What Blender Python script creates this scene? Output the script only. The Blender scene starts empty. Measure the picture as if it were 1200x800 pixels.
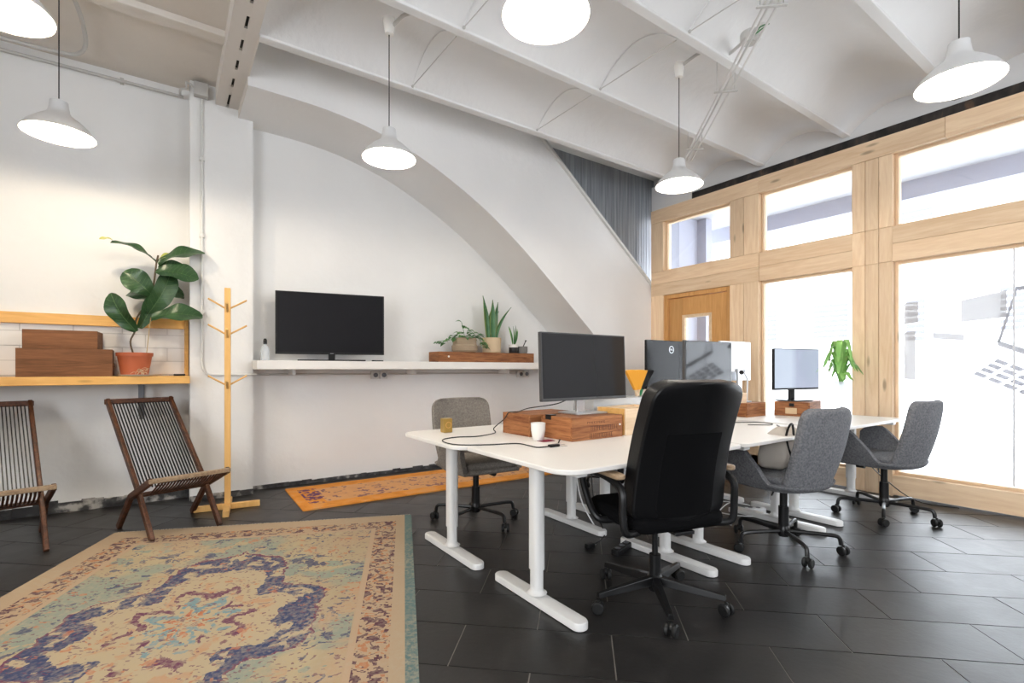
import bpy, math, random
from mathutils import Vector, Matrix, Euler
random.seed(7)
SC = bpy.context.scene
COL = SC.collection
PI = math.pi

# ---------------------------------------------------------------- camera
cam = bpy.data.cameras.new('camera')
cam.sensor_width = 36.0
cam.lens = 17.4
cam.shift_y = 32 / 1200
cam.clip_start = 0.05
cam.clip_end = 200
camo = bpy.data.objects.new('camera', cam)
camo.location = (0, 0, 1.12)
camo.rotation_euler = (PI / 2, 0, math.radians(55.1 - 90))
COL.objects.link(camo)
SC.camera = camo

# ---------------------------------------------------------------- world: bright overcast sky
w = bpy.data.worlds.new('overcast sky')
SC.world = w
w.use_nodes = True
bg = w.node_tree.nodes['Background']
bg.inputs[0].default_value = (0.93, 0.96, 1.0, 1)
bg.inputs[1].default_value = 3.6
SC.view_settings.view_transform = 'Standard'
SC.view_settings.look = 'None'
SC.view_settings.gamma = 1
SC.view_settings.use_curve_mapping = False
SC.view_settings.exposure = 1.5
SC.cycles.max_bounces = 10
SC.cycles.diffuse_bounces = 6
SC.cycles.transparent_max_bounces = 16
SC.cycles.sample_clamp_indirect = 6
try:
    SC.cycles.use_denoising = True
except Exception:
    pass


def portal(loc, rot, sx, sy):
    l = bpy.data.lights.new('sky_portal', 'AREA')
    l.shape = 'RECTANGLE'
    l.size, l.size_y = sx, sy
    l.cycles.is_portal = True
    o = bpy.data.objects.new('sky_portal', l)
    o.location = loc
    o.rotation_euler = rot
    COL.objects.link(o)


portal((5.62, 2.0, 1.75), (0, PI / 2, 0), 3.4, 4.9)
portal((-3.32, -1.2, 1.95), (0, -PI / 2, 0), 2.5, 3.6)
portal((3.2, -3.62, 1.9), (PI / 2, 0, 0), 1.6, 2.0)

# ---------------------------------------------------------------- materials
MATS = {}


def mat(name, col=(.8, .8, .8), rough=.5, metal=0, spec=.5, **k):
    m = bpy.data.materials.new(name)
    m.use_nodes = True
    b = m.node_tree.nodes['Principled BSDF']
    b.inputs['Base Color'].default_value = (*col, 1)
    b.inputs['Roughness'].default_value = rough
    b.inputs['Metallic'].default_value = metal
    b.inputs['Specular IOR Level'].default_value = spec
    for kk, v in k.items():
        b.inputs[kk].default_value = v
    MATS[name] = m
    return m


class NT:
    """tiny node helper"""
    def __init__(s, m):
        s.t = m.node_tree
        s.b = s.t.nodes['Principled BSDF']

    def n(s, typ, **k):
        nd = s.t.nodes.new(typ)
        for a, v in k.items():
            if a.startswith('i_'):
                key = a[2:]
                key = int(key) if key.isdigit() else key
                if hasattr(v, 'links') or isinstance(v, bpy.types.NodeSocket):
                    s.t.links.new(v, nd.inputs[key])
                else:
                    nd.inputs[key].default_value = v
            else:
                setattr(nd, a, v)
        return nd

    def coord(s, scale=(1, 1, 1), rot=(0, 0, 0), kind='Object'):
        c = s.n('ShaderNodeTexCoord')
        mp = s.n('ShaderNodeMapping')
        mp.inputs['Scale'].default_value = scale
        mp.inputs['Rotation'].default_value = rot
        s.t.links.new(c.outputs[kind], mp.inputs['Vector'])
        return mp.outputs[0]

    def noise(s, vec, scale=5, detail=4, dist=0, rough=.5):
        nd = s.n('ShaderNodeTexNoise', i_Vector=vec, i_Scale=scale, i_Detail=detail, i_Distortion=dist, i_Roughness=rough)
        return nd.outputs['Fac']

    def ramp(s, fac, stops, interp='LINEAR'):
        r = s.n('ShaderNodeValToRGB')
        s.t.links.new(fac, r.inputs[0])
        cr = r.color_ramp
        cr.interpolation = interp
        while len(cr.elements) < len(stops):
            cr.elements.new(.5)
        for e, (p, c) in zip(cr.elements, stops):
            e.position = p
            e.color = (*c, 1) if len(c) == 3 else c
        return r.outputs[0]

    def mth(s, op, a, b=0.0, c=None):
        nd = s.n('ShaderNodeMath', operation=op)
        for i, v in enumerate((a, b) if c is None else (a, b, c)):
            if isinstance(v, bpy.types.NodeSocket):
                s.t.links.new(v, nd.inputs[i])
            else:
                nd.inputs[i].default_value = v
        return nd.outputs[0]

    def mix(s, f, a, b, mode='MIX'):
        nd = s.n('ShaderNodeMix', data_type='RGBA', blend_type=mode)
        for i, v in ((0, f), (6, a), (7, b)):
            if isinstance(v, bpy.types.NodeSocket):
                s.t.links.new(v, nd.inputs[i])
            elif i == 0:
                nd.inputs[0].default_value = v
            else:
                nd.inputs[i].default_value = (*v, 1)
        return nd.outputs[2]

    def bump(s, h, st=.3, d=.01):
        b = s.n('ShaderNodeBump', i_Strength=st, i_Distance=d, i_Height=h)
        s.t.links.new(b.outputs[0], s.b.inputs['Normal'])

    def base(s, c):
        s.t.links.new(c, s.b.inputs['Base Color'])

    def rough(s, c):
        s.t.links.new(c, s.b.inputs['Roughness'])


def plaster(name, col, var=.05, bst=.25):
    m = mat(name, col, .75, spec=.25)
    t = NT(m)
    v = t.coord()
    n1 = t.noise(v, 1.3, 5)
    n2 = t.noise(v, 14, 5)
    c = t.ramp(n1, [(.3, tuple(x * (1 - var) for x in col)), (.7, tuple(min(1, x * (1 + var * .4)) for x in col))])
    t.base(c)
    t.bump(t.mth('ADD', t.mth('MULTIPLY', n1, 2.5), n2), bst, .012)
    return m


def wood(name, dark, light, axis='X', scale=1.0, knots=True, rough=.5, contrast=1.0):
    m = mat(name, light, rough, spec=.3)
    t = NT(m)
    sc = {'X': (.6, 7, 7), 'Y': (7, .6, 7), 'Z': (7, 7, .6)}[axis]
    ks = {'X': (1.6, 6, 6), 'Y': (6, 1.6, 6), 'Z': (6, 6, 1.6)}[axis]
    info = t.n('ShaderNodeObjectInfo')
    off = t.n('ShaderNodeVectorMath', operation='ADD')
    t.t.links.new(t.coord(), off.inputs[0])
    sv = t.n('ShaderNodeCombineXYZ')
    rm = t.mth('MULTIPLY', info.outputs['Random'], 17.0)
    for i in range(3):
        t.t.links.new(rm, sv.inputs[i])
    t.t.links.new(sv.outputs[0], off.inputs[1])

    def mp(s):
        q = t.n('ShaderNodeMapping')
        q.inputs['Scale'].default_value = s
        t.t.links.new(off.outputs[0], q.inputs[0])
        return q.outputs[0]
    g = t.noise(mp(tuple(x * scale for x in sc)), 2.2, 5, 1.6)
    fine = t.noise(mp(tuple(x * scale * 6 for x in sc)), 3, 3, .3)
    gm = t.mth('ADD', t.mth('MULTIPLY', g, .75), t.mth('MULTIPLY', fine, .25))
    lo, hi = .5 - .17 / contrast, .5 + .17 / contrast
    c = t.ramp(gm, [(lo, dark), (hi, light)])
    if knots:
        vo = t.n('ShaderNodeTexVoronoi', i_Vector=mp(ks), i_Scale=1.0)
        kd = t.ramp(vo.outputs['Distance'], [(.045, (1, 1, 1)), (.11, (0, 0, 0))])
        bw = t.n('ShaderNodeRGBToBW')
        t.t.links.new(kd, bw.inputs[0])
        c = t.mix(t.mth('MULTIPLY', bw.outputs[0], .75), c, tuple(x * .38 for x in dark))
    hs = t.n('ShaderNodeHueSaturation')
    t.t.links.new(c, hs.inputs['Color'])
    t.t.links.new(t.mth('ADD', t.mth('MULTIPLY', info.outputs['Random'], .22), .88), hs.inputs['Value'])
    t.base(hs.outputs[0])
    t.bump(gm, .25, .003)
    return m


M_white = plaster('white plaster', (.80, .80, .79))
M_arch = plaster('arch plaster', (.80, .795, .785), .04)
M_cream = plaster('cream plaster', (.70, .655, .60), .06, .4)
M_vault = plaster('vault plaster', (.76, .76, .755), .05, .4)
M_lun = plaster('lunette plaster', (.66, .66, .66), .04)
M_out = plaster('outdoor render', (.80, .80, .82), .03)
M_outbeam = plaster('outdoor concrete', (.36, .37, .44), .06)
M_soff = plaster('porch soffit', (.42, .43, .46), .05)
M_pine = {a: wood('pine ' + a, (.72, .50, .31), (.86, .66, .45), a, rough=.55) for a in 'XYZ'}
M_door = wood('door ply', (.56, .28, .09), (.70, .38, .14), 'Z', knots=False)
M_shelf = wood('lacquered pine', (.62, .33, .09), (.76, .45, .15), 'X', rough=.4)
M_rack = wood('rack beech', (.66, .38, .12), (.78, .48, .18), 'Z', knots=False, rough=.4)
M_crate = wood('crate wood', (.15, .045, .014), (.40, .17, .065), 'X', 2.2, rough=.6)
M_crateY = wood('crate wood y', (.15, .045, .014), (.40, .17, .065), 'Y', 2.2, rough=.6)
M_old = wood('old brown crate wood', (.10, .04, .014), (.22, .095, .04), 'X', 1.4, rough=.7)
M_lightbox = wood('birch box', (.66, .47, .29), (.80, .62, .42), 'X', 1.2, knots=False)
M_deck = wood('dark oiled wood', (.03, .011, .006), (.115, .042, .019), 'Y', 2, knots=False, rough=.4)
M_armwood = wood('worn armrest', (.22, .14, .08), (.42, .31, .20), 'Y', 2, knots=False, rough=.35)
M_top = mat('white laminate', (.80, .775, .735), .38)
M_leg = mat('white powder coat', (.75, .745, .73), .35)
M_blackm = mat('black metal', (.006, .006, .0065), .3, 0, .4)
M_blackp = mat('black plastic', (.007, .007, .0075), .4, spec=.3)
M_rubber = mat('castor rubber', (.009, .009, .009), .5, spec=.3)
M_leather = mat('black leather', (.004, .004, .0045), .38, spec=.22)
t = NT(M_leather); t.bump(t.noise(t.coord(), 160, 3), .25, .002)
M_mesh = mat('black woven fabric', (.0035, .0035, .004), .9, spec=.08)
M_grey = mat('grey wool', (.16, .162, .172), .95, spec=.15)
t = NT(M_grey); v = t.coord(); n = t.noise(v, 90, 3)
t.base(t.ramp(n, [(.3, (.11, .112, .12)), (.7, (.21, .212, .222))])); t.bump(n, .4, .003)
M_taupe = mat('taupe wool', (.19, .17, .15), .95, spec=.15)
t = NT(M_taupe); v = t.coord(); n = t.noise(v, 90, 3)
t.base(t.ramp(n, [(.3, (.17, .15, .13)), (.7, (.27, .245, .215))])); t.bump(n, .4, .003)
M_screen = mat('glossy black screen', (.012, .012, .014), .07, 0, .35)
M_screen_m = mat('satin black screen', (.012, .012, .014), .25, 0, .22)
M_bezel = mat('dark grey bezel', (.05, .05, .052), .4)
M_silver = mat('silver metal', (.55, .56, .58), .3, .9)
M_steelgrey = mat('grey painted steel', (.16, .165, .18), .4, .3)
M_conduit = mat('grey conduit', (.50, .49, .47), .5)
M_wconduit = mat('white conduit', (.68, .68, .66), .5)
M_lampout = mat('lamp white enamel', (.62, .62, .62), .35)
M_cup = mat('white porcelain', (.82, .80, .76), .2)
M_terra = mat('terracotta plastic', (.42, .10, .035), .55)
M_soil = mat('soil', (.04, .025, .015), .95)
M_sand = mat('sand ceramic', (.62, .47, .30), .7)
M_stone = mat('stone pot', (.20, .19, .18), .85)
M_blackpot = mat('black glaze', (.02, .02, .022), .4)
M_rattan = mat('rattan weave', (.42, .32, .22), .8)
t = NT(M_rattan); wv = t.n('ShaderNodeTexWave', i_Vector=t.coord(), i_Scale=28.0, i_Distortion=1.5)
wv.bands_direction = 'Z'
t.base(t.ramp(wv.outputs['Fac'], [(.2, (.28, .2, .13)), (.8, (.50, .40, .28))])); t.bump(wv.outputs['Fac'], .8, .004)
M_gold = mat('brass tin', (.42, .27, .07), .35, .6)
M_orange = mat('orange felt', (.85, .38, .03), .8)
M_green = mat('green plastic', (.01, .22, .07), .4)
M_bag = mat('beige canvas', (.52, .47, .41), .9)
t = NT(M_bag); t.bump(t.noise(t.coord(), 9, 4), .8, .02)
M_clear = mat('clear plastic', (.85, .87, .88), .15, Alpha=.35)
M_bottle = mat('bottle plastic', (.75, .82, .88), .1, Alpha=.45)
M_cable = mat('black cable', (.01, .01, .01), .5)
M_wcable = mat('white cable', (.72, .72, .72), .5)
M_dark = mat('beam slot shade', (.03, .028, .026), .9)
M_steelbeam = plaster('beam paint', (.66, .62, .575), .03, .1)
M_socket = mat('socket plastic', (.62, .62, .60), .4)
M_plate = mat('brass plate', (.62, .46, .28), .4, .2)
M_paper = mat('pale film', (.62, .63, .66), .6)
M_tile = mat('white glazed tile', (.78, .755, .72), .25)


def leafmat(name, a, b, vein, rough=.4):
    m = mat(name, a, rough)
    t = NT(m)
    v = t.coord()
    n = t.noise(v, 9, 3)
    t.base(t.ramp(n, [(.3, a), (.7, b)]))
    m.node_tree.nodes['Principled BSDF'].inputs['Subsurface Weight'].default_value = 0
    return m


M_leaf = leafmat('fig leaf', (.012, .045, .016), (.035, .09, .03), None, .35)
M_leafy = leafmat('young yellow leaf', (.38, .40, .08), (.50, .50, .16), None)
M_vein = mat('leaf vein', (.10, .17, .06), .5)
M_ivy = leafmat('trailing leaf', (.03, .12, .03), (.10, .24, .07), None)
M_snake = leafmat('snake leaf', (.02, .10, .035), (.06, .18, .06), None)
M_snedge = mat('snake leaf edge', (.30, .38, .10), .5)
M_palm = leafmat('pale green leaf', (.16, .42, .08), (.30, .55, .16), None)
M_stem = mat('woody stem', (.10, .07, .04), .7)
M_cane = mat('bamboo cane', (.42, .30, .15), .6)

# glass: transparent with a faint sharp reflection
M_glass = bpy.data.materials.new('window glass'); M_glass.use_nodes = True
nt = M_glass.node_tree; nt.nodes.clear()
o_ = nt.nodes.new('ShaderNodeOutputMaterial'); tr = nt.nodes.new('ShaderNodeBsdfTransparent'); gl = nt.nodes.new('ShaderNodeBsdfGlossy')
gl.inputs['Roughness'].default_value = .02
fr = nt.nodes.new('ShaderNodeFresnel'); fr.inputs[0].default_value = 1.35
mx = nt.nodes.new('ShaderNodeMixShader')
tr.inputs[0].default_value = (.96, .98, .98, 1)
nt.links.new(fr.outputs[0], mx.inputs[0]); nt.links.new(tr.outputs[0], mx.inputs[1]); nt.links.new(gl.outputs[0], mx.inputs[2]); nt.links.new(mx.outputs[0], o_.inputs[0])


def film(name, col, alpha):
    m = mat(name, col, .6)
    m.node_tree.nodes['Principled BSDF'].inputs['Alpha'].default_value = alpha
    return m


M_film = film('printed film grey', (.40, .41, .45), .80)
M_filmd = film('printed film key', (.36, .37, .43), .78)
M_filml = film('printed film pale', (.5, .5, .52), .74)


def emis(name, col, s):
    m = bpy.data.materials.new(name); m.use_nodes = True
    b = m.node_tree.nodes['Principled BSDF']
    b.inputs['Emission Color'].default_value = (*col, 1)
    b.inputs['Emission Strength'].default_value = s
    return m


M_bulb = emis('lit bulb', (1, .93, .82), 14)
M_bulbw = emis('lit warm bulb', (1, .84, .62), 14)
M_shadein = mat('lamp inner white', (.9, .9, .88), .5)

# slate floor tile
M_slate = mat('black slate tile', (.02, .02, .021), .42, spec=.5)
t = NT(M_slate); v = t.coord(kind='Object')
info = t.n('ShaderNodeObjectInfo')
vv = t.n('ShaderNodeVectorMath', operation='ADD'); t.t.links.new(v, vv.inputs[0])
cmb = t.n('ShaderNodeCombineXYZ'); rr = t.mth('MULTIPLY', info.outputs['Random'], 31.)
t.t.links.new(rr, cmb.inputs[0]); t.t.links.new(rr, cmb.inputs[1]); t.t.links.new(cmb.outputs[0], vv.inputs[1])
n1 = t.noise(vv.outputs[0], 5, 6, .6, .6); n2 = t.noise(vv.outputs[0], 45, 4)
c = t.ramp(n1, [(.3, (.009, .0088, .0088)), (.75, (.021, .0195, .019))])
hs = t.n('ShaderNodeHueSaturation'); t.t.links.new(c, hs.inputs['Color'])
t.t.links.new(t.mth('ADD', t.mth('MULTIPLY', info.outputs['Random'], .35), .85), hs.inputs['Value'])
t.base(hs.outputs[0]); t.rough(t.mth('ADD', t.mth('MULTIPLY', n1, .25), .27)); t.bump(t.mth('ADD', n1, t.mth('MULTIPLY', n2, .3)), .35, .004)
M_grout = mat('tile grout', (.26, .24, .22), .9)

# striped panel; its grey stands for the dim light of the stairwell
M_rib = mat('ribbed sheet in stairwell shade', (.30, .32, .345), .3, .2)
t = NT(M_rib); v = t.coord(scale=(1, 1, .05)); n = t.noise(v, 25, 3)
t.base(t.ramp(n, [(.35, (.22, .24, .26)), (.7, (.36, .38, .41))]))

# rough dark lintel
M_lintel = mat('rough dark lintel', (.04, .035, .03), .9)
t = NT(M_lintel); v = t.coord(scale=(1, 2.5, 1)); n = t.noise(v, 5, 6)
t.base(t.ramp(n, [(.35, (.008, .008, .008)), (.6, (.035, .03, .028)), (.72, (.10, .06, .04))]))
M_base = mat('broken wall base', (.05, .05, .05), .9)
t = NT(M_base); v = t.coord(); n = t.noise(v, 9, 6)
t.base(t.ramp(n, [(.42, (.025, .025, .027)), (.55, (.07, .07, .07)), (.66, (.45, .43, .40))]))


# ---------------------------------------------------------------- rug materials
def rug_material():
    m = mat('vintage rug pile', (.5, .42, .3), .95, spec=.1)
    t = NT(m)
    co = t.n('ShaderNodeTexCoord')
    nz = t.n('ShaderNodeTexNoise', i_Scale=9.0, i_Detail=4.0)
    t.t.links.new(co.outputs['Object'], nz.inputs['Vector'])
    sp = t.n('ShaderNodeVectorMath', operation='SCALE'); sp.inputs['Scale'].default_value = .11
    sb = t.n('ShaderNodeVectorMath', operation='SUBTRACT'); sb.inputs[1].default_value = (.5, .5, .5)
    t.t.links.new(nz.outputs['Color'], sb.inputs[0]); t.t.links.new(sb.outputs[0], sp.inputs[0])
    ad = t.n('ShaderNodeVectorMath', operation='ADD'); t.t.links.new(co.outputs['Object'], ad.inputs[0]); t.t.links.new(sp.outputs[0], ad.inputs[1])
    sn = t.n('ShaderNodeVectorMath', operation='SNAP'); sn.inputs[1].default_value = (.012, .007, 1)
    t.t.links.new(ad.outputs[0], sn.inputs[0])
    xyz = t.n('ShaderNodeSeparateXYZ'); t.t.links.new(sn.outputs[0], xyz.inputs[0])
    und = t.n('ShaderNodeSeparateXYZ'); t.t.links.new(co.outputs['Object'], und.inputs[0])
    ax = t.mth('ABSOLUTE', xyz.outputs[0]); ay = t.mth('ABSOLUTE', xyz.outputs[1])
    ux = t.mth('ABSOLUTE', und.outputs[0]); uy = t.mth('ABSOLUTE', und.outputs[1])
    beige = (.38, .30, .19); navy = (.045, .06, .13); teal = (.19, .27, .235); plum = (.14, .05, .09); rust = (.45, .15, .07); peach = (.44, .27, .16); sky = (.16, .27, .30)
    base_n = t.noise(co.outputs['Object'], 2.3, 4, .8)
    c = t.ramp(base_n, [(.36, (.42, .34, .21)), (.50, beige), (.64, (.42, .29, .18))])
    # teal grounds away from the medallion
    n2 = t.noise(sn.outputs[0], 1.7, 3, .5)
    tm = t.ramp(n2, [(.47, (0, 0, 0)), (.52, (1, 1, 1))])
    c = t.mix(t.mth('MULTIPLY', tm, .75), c, teal)
    # medallion metric, lobed
    ang = t.mth('ARCTAN2', t.mth('MULTIPLY', xyz.outputs[1], .85), xyz.outputs[0])
    lobe = t.mth('MULTIPLY', t.mth('COSINE', t.mth('MULTIPLY', ang, 8.0)), .07)
    l1 = t.mth('ADD', ax, t.mth('MULTIPLY', ay, .62))
    d = t.mth('ADD', l1, lobe)
    s = t.noise(sn.outputs[0], 7, 5, .8)
    smask = t.ramp(s, [(.42, (0, 0, 0)), (.46, (1, 1, 1))])

    def band(x, a, b):
        return t.mth('MULTIPLY', t.mth('GREATER_THAN', x, a), t.mth('LESS_THAN', x, b))
    c = t.mix(t.mth('LESS_THAN', d, .62), c, (.42, .34, .22))
    c = t.mix(t.mth('MULTIPLY', band(d, .44, .60), smask), c, navy)
    c = t.mix(band(d, .60, .615), c, plum)
    c = t.mix(t.mth('MULTIPLY', band(d, .22, .27), smask), c, plum)
    c = t.mix(t.mth('MULTIPLY', band(d, .27, .35), t.mth('SUBTRACT', 1.0, smask)), c, peach)
    c = t.mix(t.mth('MULTIPLY', band(d, .10, .17), smask), c, sky)
    c = t.mix(band(d, .0, .05), c, rust)
    # scattered flowers and vines
    vo = t.n('ShaderNodeTexVoronoi', i_Scale=4.2); t.t.links.new(sn.outputs[0], vo.inputs['Vector'])
    fl = t.mth('ADD', vo.outputs['Distance'], t.mth('MULTIPLY', t.noise(sn.outputs[0], 22, 3), .35))
    out_med = t.mth('GREATER_THAN', d, .64)
    pick = t.n('ShaderNodeSeparateColor'); t.t.links.new(vo.outputs['Color'], pick.inputs[0])
    fcol = t.ramp(pick.outputs[0], [(0, navy), (.3, rust), (.5, sky), (.7, plum), (.85, peach)], 'CONSTANT')
    ring = band(fl, .24, .36)
    c = t.mix(t.mth('MULTIPLY', t.mth('MULTIPLY', ring, out_med), .8), c, fcol)
    c = t.mix(t.mth('MULTIPLY', t.mth('MULTIPLY', t.mth('LESS_THAN', fl, .17), out_med), .8), c, peach)
    vn = t.noise(sn.outputs[0], 13, 2, 2.2)
    vine = band(vn, .485, .505)
    c = t.mix(t.mth('MULTIPLY', vine, .75), c, plum)
    bl = t.noise(sn.outputs[0], 4.6, 5, 1.6)
    blm = t.mth('MULTIPLY', t.mth('GREATER_THAN', bl, .585), t.mth('GREATER_THAN', t.noise(sn.outputs[0], 16, 3), .46))
    c = t.mix(t.mth('MULTIPLY', t.mth('MULTIPLY', blm, out_med), .85), c, navy)
    bl2 = t.mth('MULTIPLY', t.mth('LESS_THAN', bl, .40), t.mth('GREATER_THAN', t.noise(sn.outputs[0], 20, 3), .53))
    c = t.mix(t.mth('MULTIPLY', bl2, .7), c, rust)
    # borders (undistorted frame)
    HX, HY = .985, 1.42
    inb = t.mth('MAXIMUM', t.mth('SUBTRACT', ux, HX), t.mth('SUBTRACT', uy, HY))  # 0 at the edge, negative inside
    bsn = t.noise(sn.outputs[0], 24, 3, .6)
    inner = band(inb, -.27, -.245)
    border = band(inb, -.245, -.11)
    c = t.mix(t.mth('GREATER_THAN', inb, -.275), c, (.40, .29, .19))
    c = t.mix(t.mth('MULTIPLY', border, t.mth('GREATER_THAN', bsn, .53)), c, (.10, .045, .06))
    c = t.mix(t.mth('MULTIPLY', border, t.mth('LESS_THAN', bsn, .40)), c, (.40, .17, .08))
    c = t.mix(t.mth('GREATER_THAN', inb, -.11), c, (.40, .30, .20))
    c = t.mix(inner, c, (.42, .30, .20))
    c = t.mix(t.mth('GREATER_THAN', und.outputs[0], HX - .05), c, (.11, .17, .165))
    # worn pale abrasion
    ab = t.noise(co.outputs['Object'], 60, 4)
    ab2 = t.noise(co.outputs['Object'], 2.6, 4)
    wear = t.mth('MULTIPLY', t.ramp(ab, [(.40, (0, 0, 0)), (.66, (1, 1, 1))]), t.ramp(ab2, [(.35, (.15, .15, .15)), (.7, (.75, .75, .75))]))
    c = t.mix(wear, c, (.40, .335, .24))
    t.base(c)
    t.bump(t.mth('ADD', ab, t.noise(co.outputs['Object'], 400, 2)), .5, .004)
    return m


def runner_material():
    m = mat('orange rug pile', (.62, .25, .06), .95, spec=.1)
    t = NT(m)
    co = t.n('ShaderNodeTexCoord')
    sn = t.n('ShaderNodeVectorMath', operation='SNAP'); sn.inputs[1].default_value = (.02, .012, 1)
    t.t.links.new(co.outputs['Object'], sn.inputs[0])
    u = t.n('ShaderNodeSeparateXYZ'); t.t.links.new(co.outputs['Object'], u.inputs[0])
    n = t.noise(sn.outputs[0], 7, 4, .5)
    c = t.ramp(n, [(.35, (.62, .24, .045)), (.55, (.72, .30, .06)), (.7, (.66, .33, .12))])
    ay = t.mth('ABSOLUTE', u.outputs[1]); ax = t.mth('ABSOLUTE', u.outputs[0])
    field = t.mth('MULTIPLY', t.mth('LESS_THAN', ay, .25), t.mth('LESS_THAN', ax, 1.28))
    c = t.mix(t.mth('MULTIPLY', field, .55), c, (.58, .38, .24))
    n2 = t.noise(sn.outputs[0], 12, 3, 1)
    c = t.mix(t.mth('MULTIPLY', field, t.mth('GREATER_THAN', n2, .6)), c, (.25, .14, .14))
    endb = t.mth('MULTIPLY', t.mth('GREATER_THAN', ax, 1.26), t.mth('LESS_THAN', ay, .28))
    c = t.mix(t.mth('MULTIPLY', endb, t.mth('MULTIPLY', t.mth('LESS_THAN', ax, 1.42), t.mth('GREATER_THAN', n2, .5))), c, (.16, .07, .13))
    t.base(c); t.bump(t.noise(co.outputs['Object'], 200, 3), .5, .004)
    return m


# ---------------------------------------------------------------- mesh builder
class MB:
    def __init__(s):
        s.v = []; s.f = []

    def add(s, vs, fs, M=None):
        k = len(s.v)
        s.v += [tuple(M @ Vector(p)) if M is not None else tuple(p) for p in vs]
        s.f += [tuple(i + k for i in f) for f in fs]
        return s

    def box(s, x0, x1, y0, y1, z0, z1, M=None):
        vs = [(x, y, z) for z in (z0, z1) for y in (y0, y1) for x in (x0, x1)]
        return s.add(vs, [(0, 2, 3, 1), (4, 5, 7, 6), (0, 1, 5, 4), (2, 6, 7, 3), (0, 4, 6, 2), (1, 3, 7, 5)], M)

    def cbox(s, c, d, rz=0, M=None):
        m = Matrix.Translation(c) @ Matrix.Rotation(rz, 4, 'Z')
        if M is not None:
            m = M @ m
        return s.box(-d[0] / 2, d[0] / 2, -d[1] / 2, d[1] / 2, -d[2] / 2, d[2] / 2, m)

    def bar(s, a, b, wx, wy, up=(0, 0, 1)):
        """rectangular bar from a to b; wx across, wy in the 'up' direction"""
        a = Vector(a); b = Vector(b); d = (b - a); L = d.length; d.normalize()
        u = Vector(up)
        x = d.cross(u)
        if x.length < 1e-4:
            x = d.cross(Vector((1, 0, 0)))
        x.normalize(); u = x.cross(d)
        vs = []
        for p in (a, b):
            for sx, sy in ((-1, -1), (1, -1), (1, 1), (-1, 1)):
                vs.append(p + x * sx * wx / 2 + u * sy * wy / 2)
        return s.add(vs, [(3, 2, 1, 0), (4, 5, 6, 7), (0, 1, 5, 4), (1, 2, 6, 5), (2, 3, 7, 6), (3, 0, 4, 7)])

    def tube(s, path, r, n=10, cap=True, sq=None):
        P = [Vector(p) for p in path]
        R = r if isinstance(r, (list, tuple)) else [r] * len(P)
        prev = None
        k = len(s.v)
        for i, p in enumerate(P):
            d = (P[min(i + 1, len(P) - 1)] - P[max(i - 1, 0)]).normalized()
            if prev is None:
                up = Vector((0, 0, 1)) if abs(d.z) < .9 else Vector((1, 0, 0))
                x = d.cross(up).normalized()
            else:
                x = (prev - d * prev.dot(d)).normalized()
            prev = x
            y = d.cross(x)
            for j in range(n):
                a = 2 * PI * j / n
                s.v.append(tuple(p + x * math.cos(a) * R[i] + y * math.sin(a) * R[i]))
        for i in range(len(P) - 1):
            for j in range(n):
                a = k + i * n + j; b = k + i * n + (j + 1) % n
                s.f.append((a, b, b + n, a + n))
        if cap:
            s.f.append(tuple(k + j for j in range(n))[::-1])
            s.f.append(tuple(k + (len(P) - 1) * n + j for j in range(n)))
        return s

    def lathe(s, prof, n=28, M=None, closed=False):
        vs = []; fs = []
        for r, z in prof:
            for j in range(n):
                a = 2 * PI * j / n
                vs.append((r * math.cos(a), r * math.sin(a), z))
        for i in range(len(prof) - 1):
            for j in range(n):
                a = i * n + j; b = i * n + (j + 1) % n
                fs.append((a, b, b + n, a + n))
        return s.add(vs, fs, M)

    def prism(s, poly, z0, z1, M=None):
        n = len(poly)
        vs = [(x, y, z0) for x, y in poly] + [(x, y, z1) for x, y in poly]
        fs = [tuple(range(n))[::-1], tuple(range(n, 2 * n))] + [(i, (i + 1) % n, n + (i + 1) % n, n + i) for i in range(n)]
        return s.add(vs, fs, M)

    def sphere(s, c, r, nu=14, nv=8, sc=(1, 1, 1)):
        prof = [(max(1e-4, math.sin(PI * i / nv)) * r, -math.cos(PI * i / nv) * r) for i in range(nv + 1)]
        return s.lathe(prof, nu, Matrix.Translation(c) @ Matrix.Diagonal((*sc, 1)))

    def grid(s, fn, nu, nv, thick=0, tdir=None):
        """fn(u,v)->point, optional thickness along normals"""
        g = [[Vector(fn(i / nu, j / nv)) for j in range(nv + 1)] for i in range(nu + 1)]
        k = len(s.v)
        idx = lambda i, j: k + i * (nv + 1) + j
        for row in g:
            s.v += [tuple(p) for p in row]
        for i in range(nu):
            for j in range(nv):
                s.f.append((idx(i, j), idx(i + 1, j), idx(i + 1, j + 1), idx(i, j + 1)))
        if thick:
            k2 = len(s.v)
            for i in range(nu + 1):
                for j in range(nv + 1):
                    du = g[min(i + 1, nu)][j] - g[max(i - 1, 0)][j]; dv = g[i][min(j + 1, nv)] - g[i][max(j - 1, 0)]
                    nn = du.cross(dv)
                    if nn.length > 1e-9:
                        nn.normalize()
                    if tdir is not None:
                        nn = -Vector(tdir)
                    s.v.append(tuple(g[i][j] - nn * thick))
            i2 = lambda i, j: k2 + i * (nv + 1) + j
            for i in range(nu):
                for j in range(nv):
                    s.f.append((i2(i, j), i2(i, j + 1), i2(i + 1, j + 1), i2(i + 1, j)))
            for i in range(nu):
                s.f.append((idx(i, 0), i2(i, 0), i2(i + 1, 0), idx(i + 1, 0)))
                s.f.append((idx(i, nv), idx(i + 1, nv), i2(i + 1, nv), i2(i, nv)))
            for j in range(nv):
                s.f.append((idx(0, j), idx(0, j + 1), i2(0, j + 1), i2(0, j)))
                s.f.append((idx(nu, j), i2(nu, j), i2(nu, j + 1), idx(nu, j + 1)))
        return s

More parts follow.
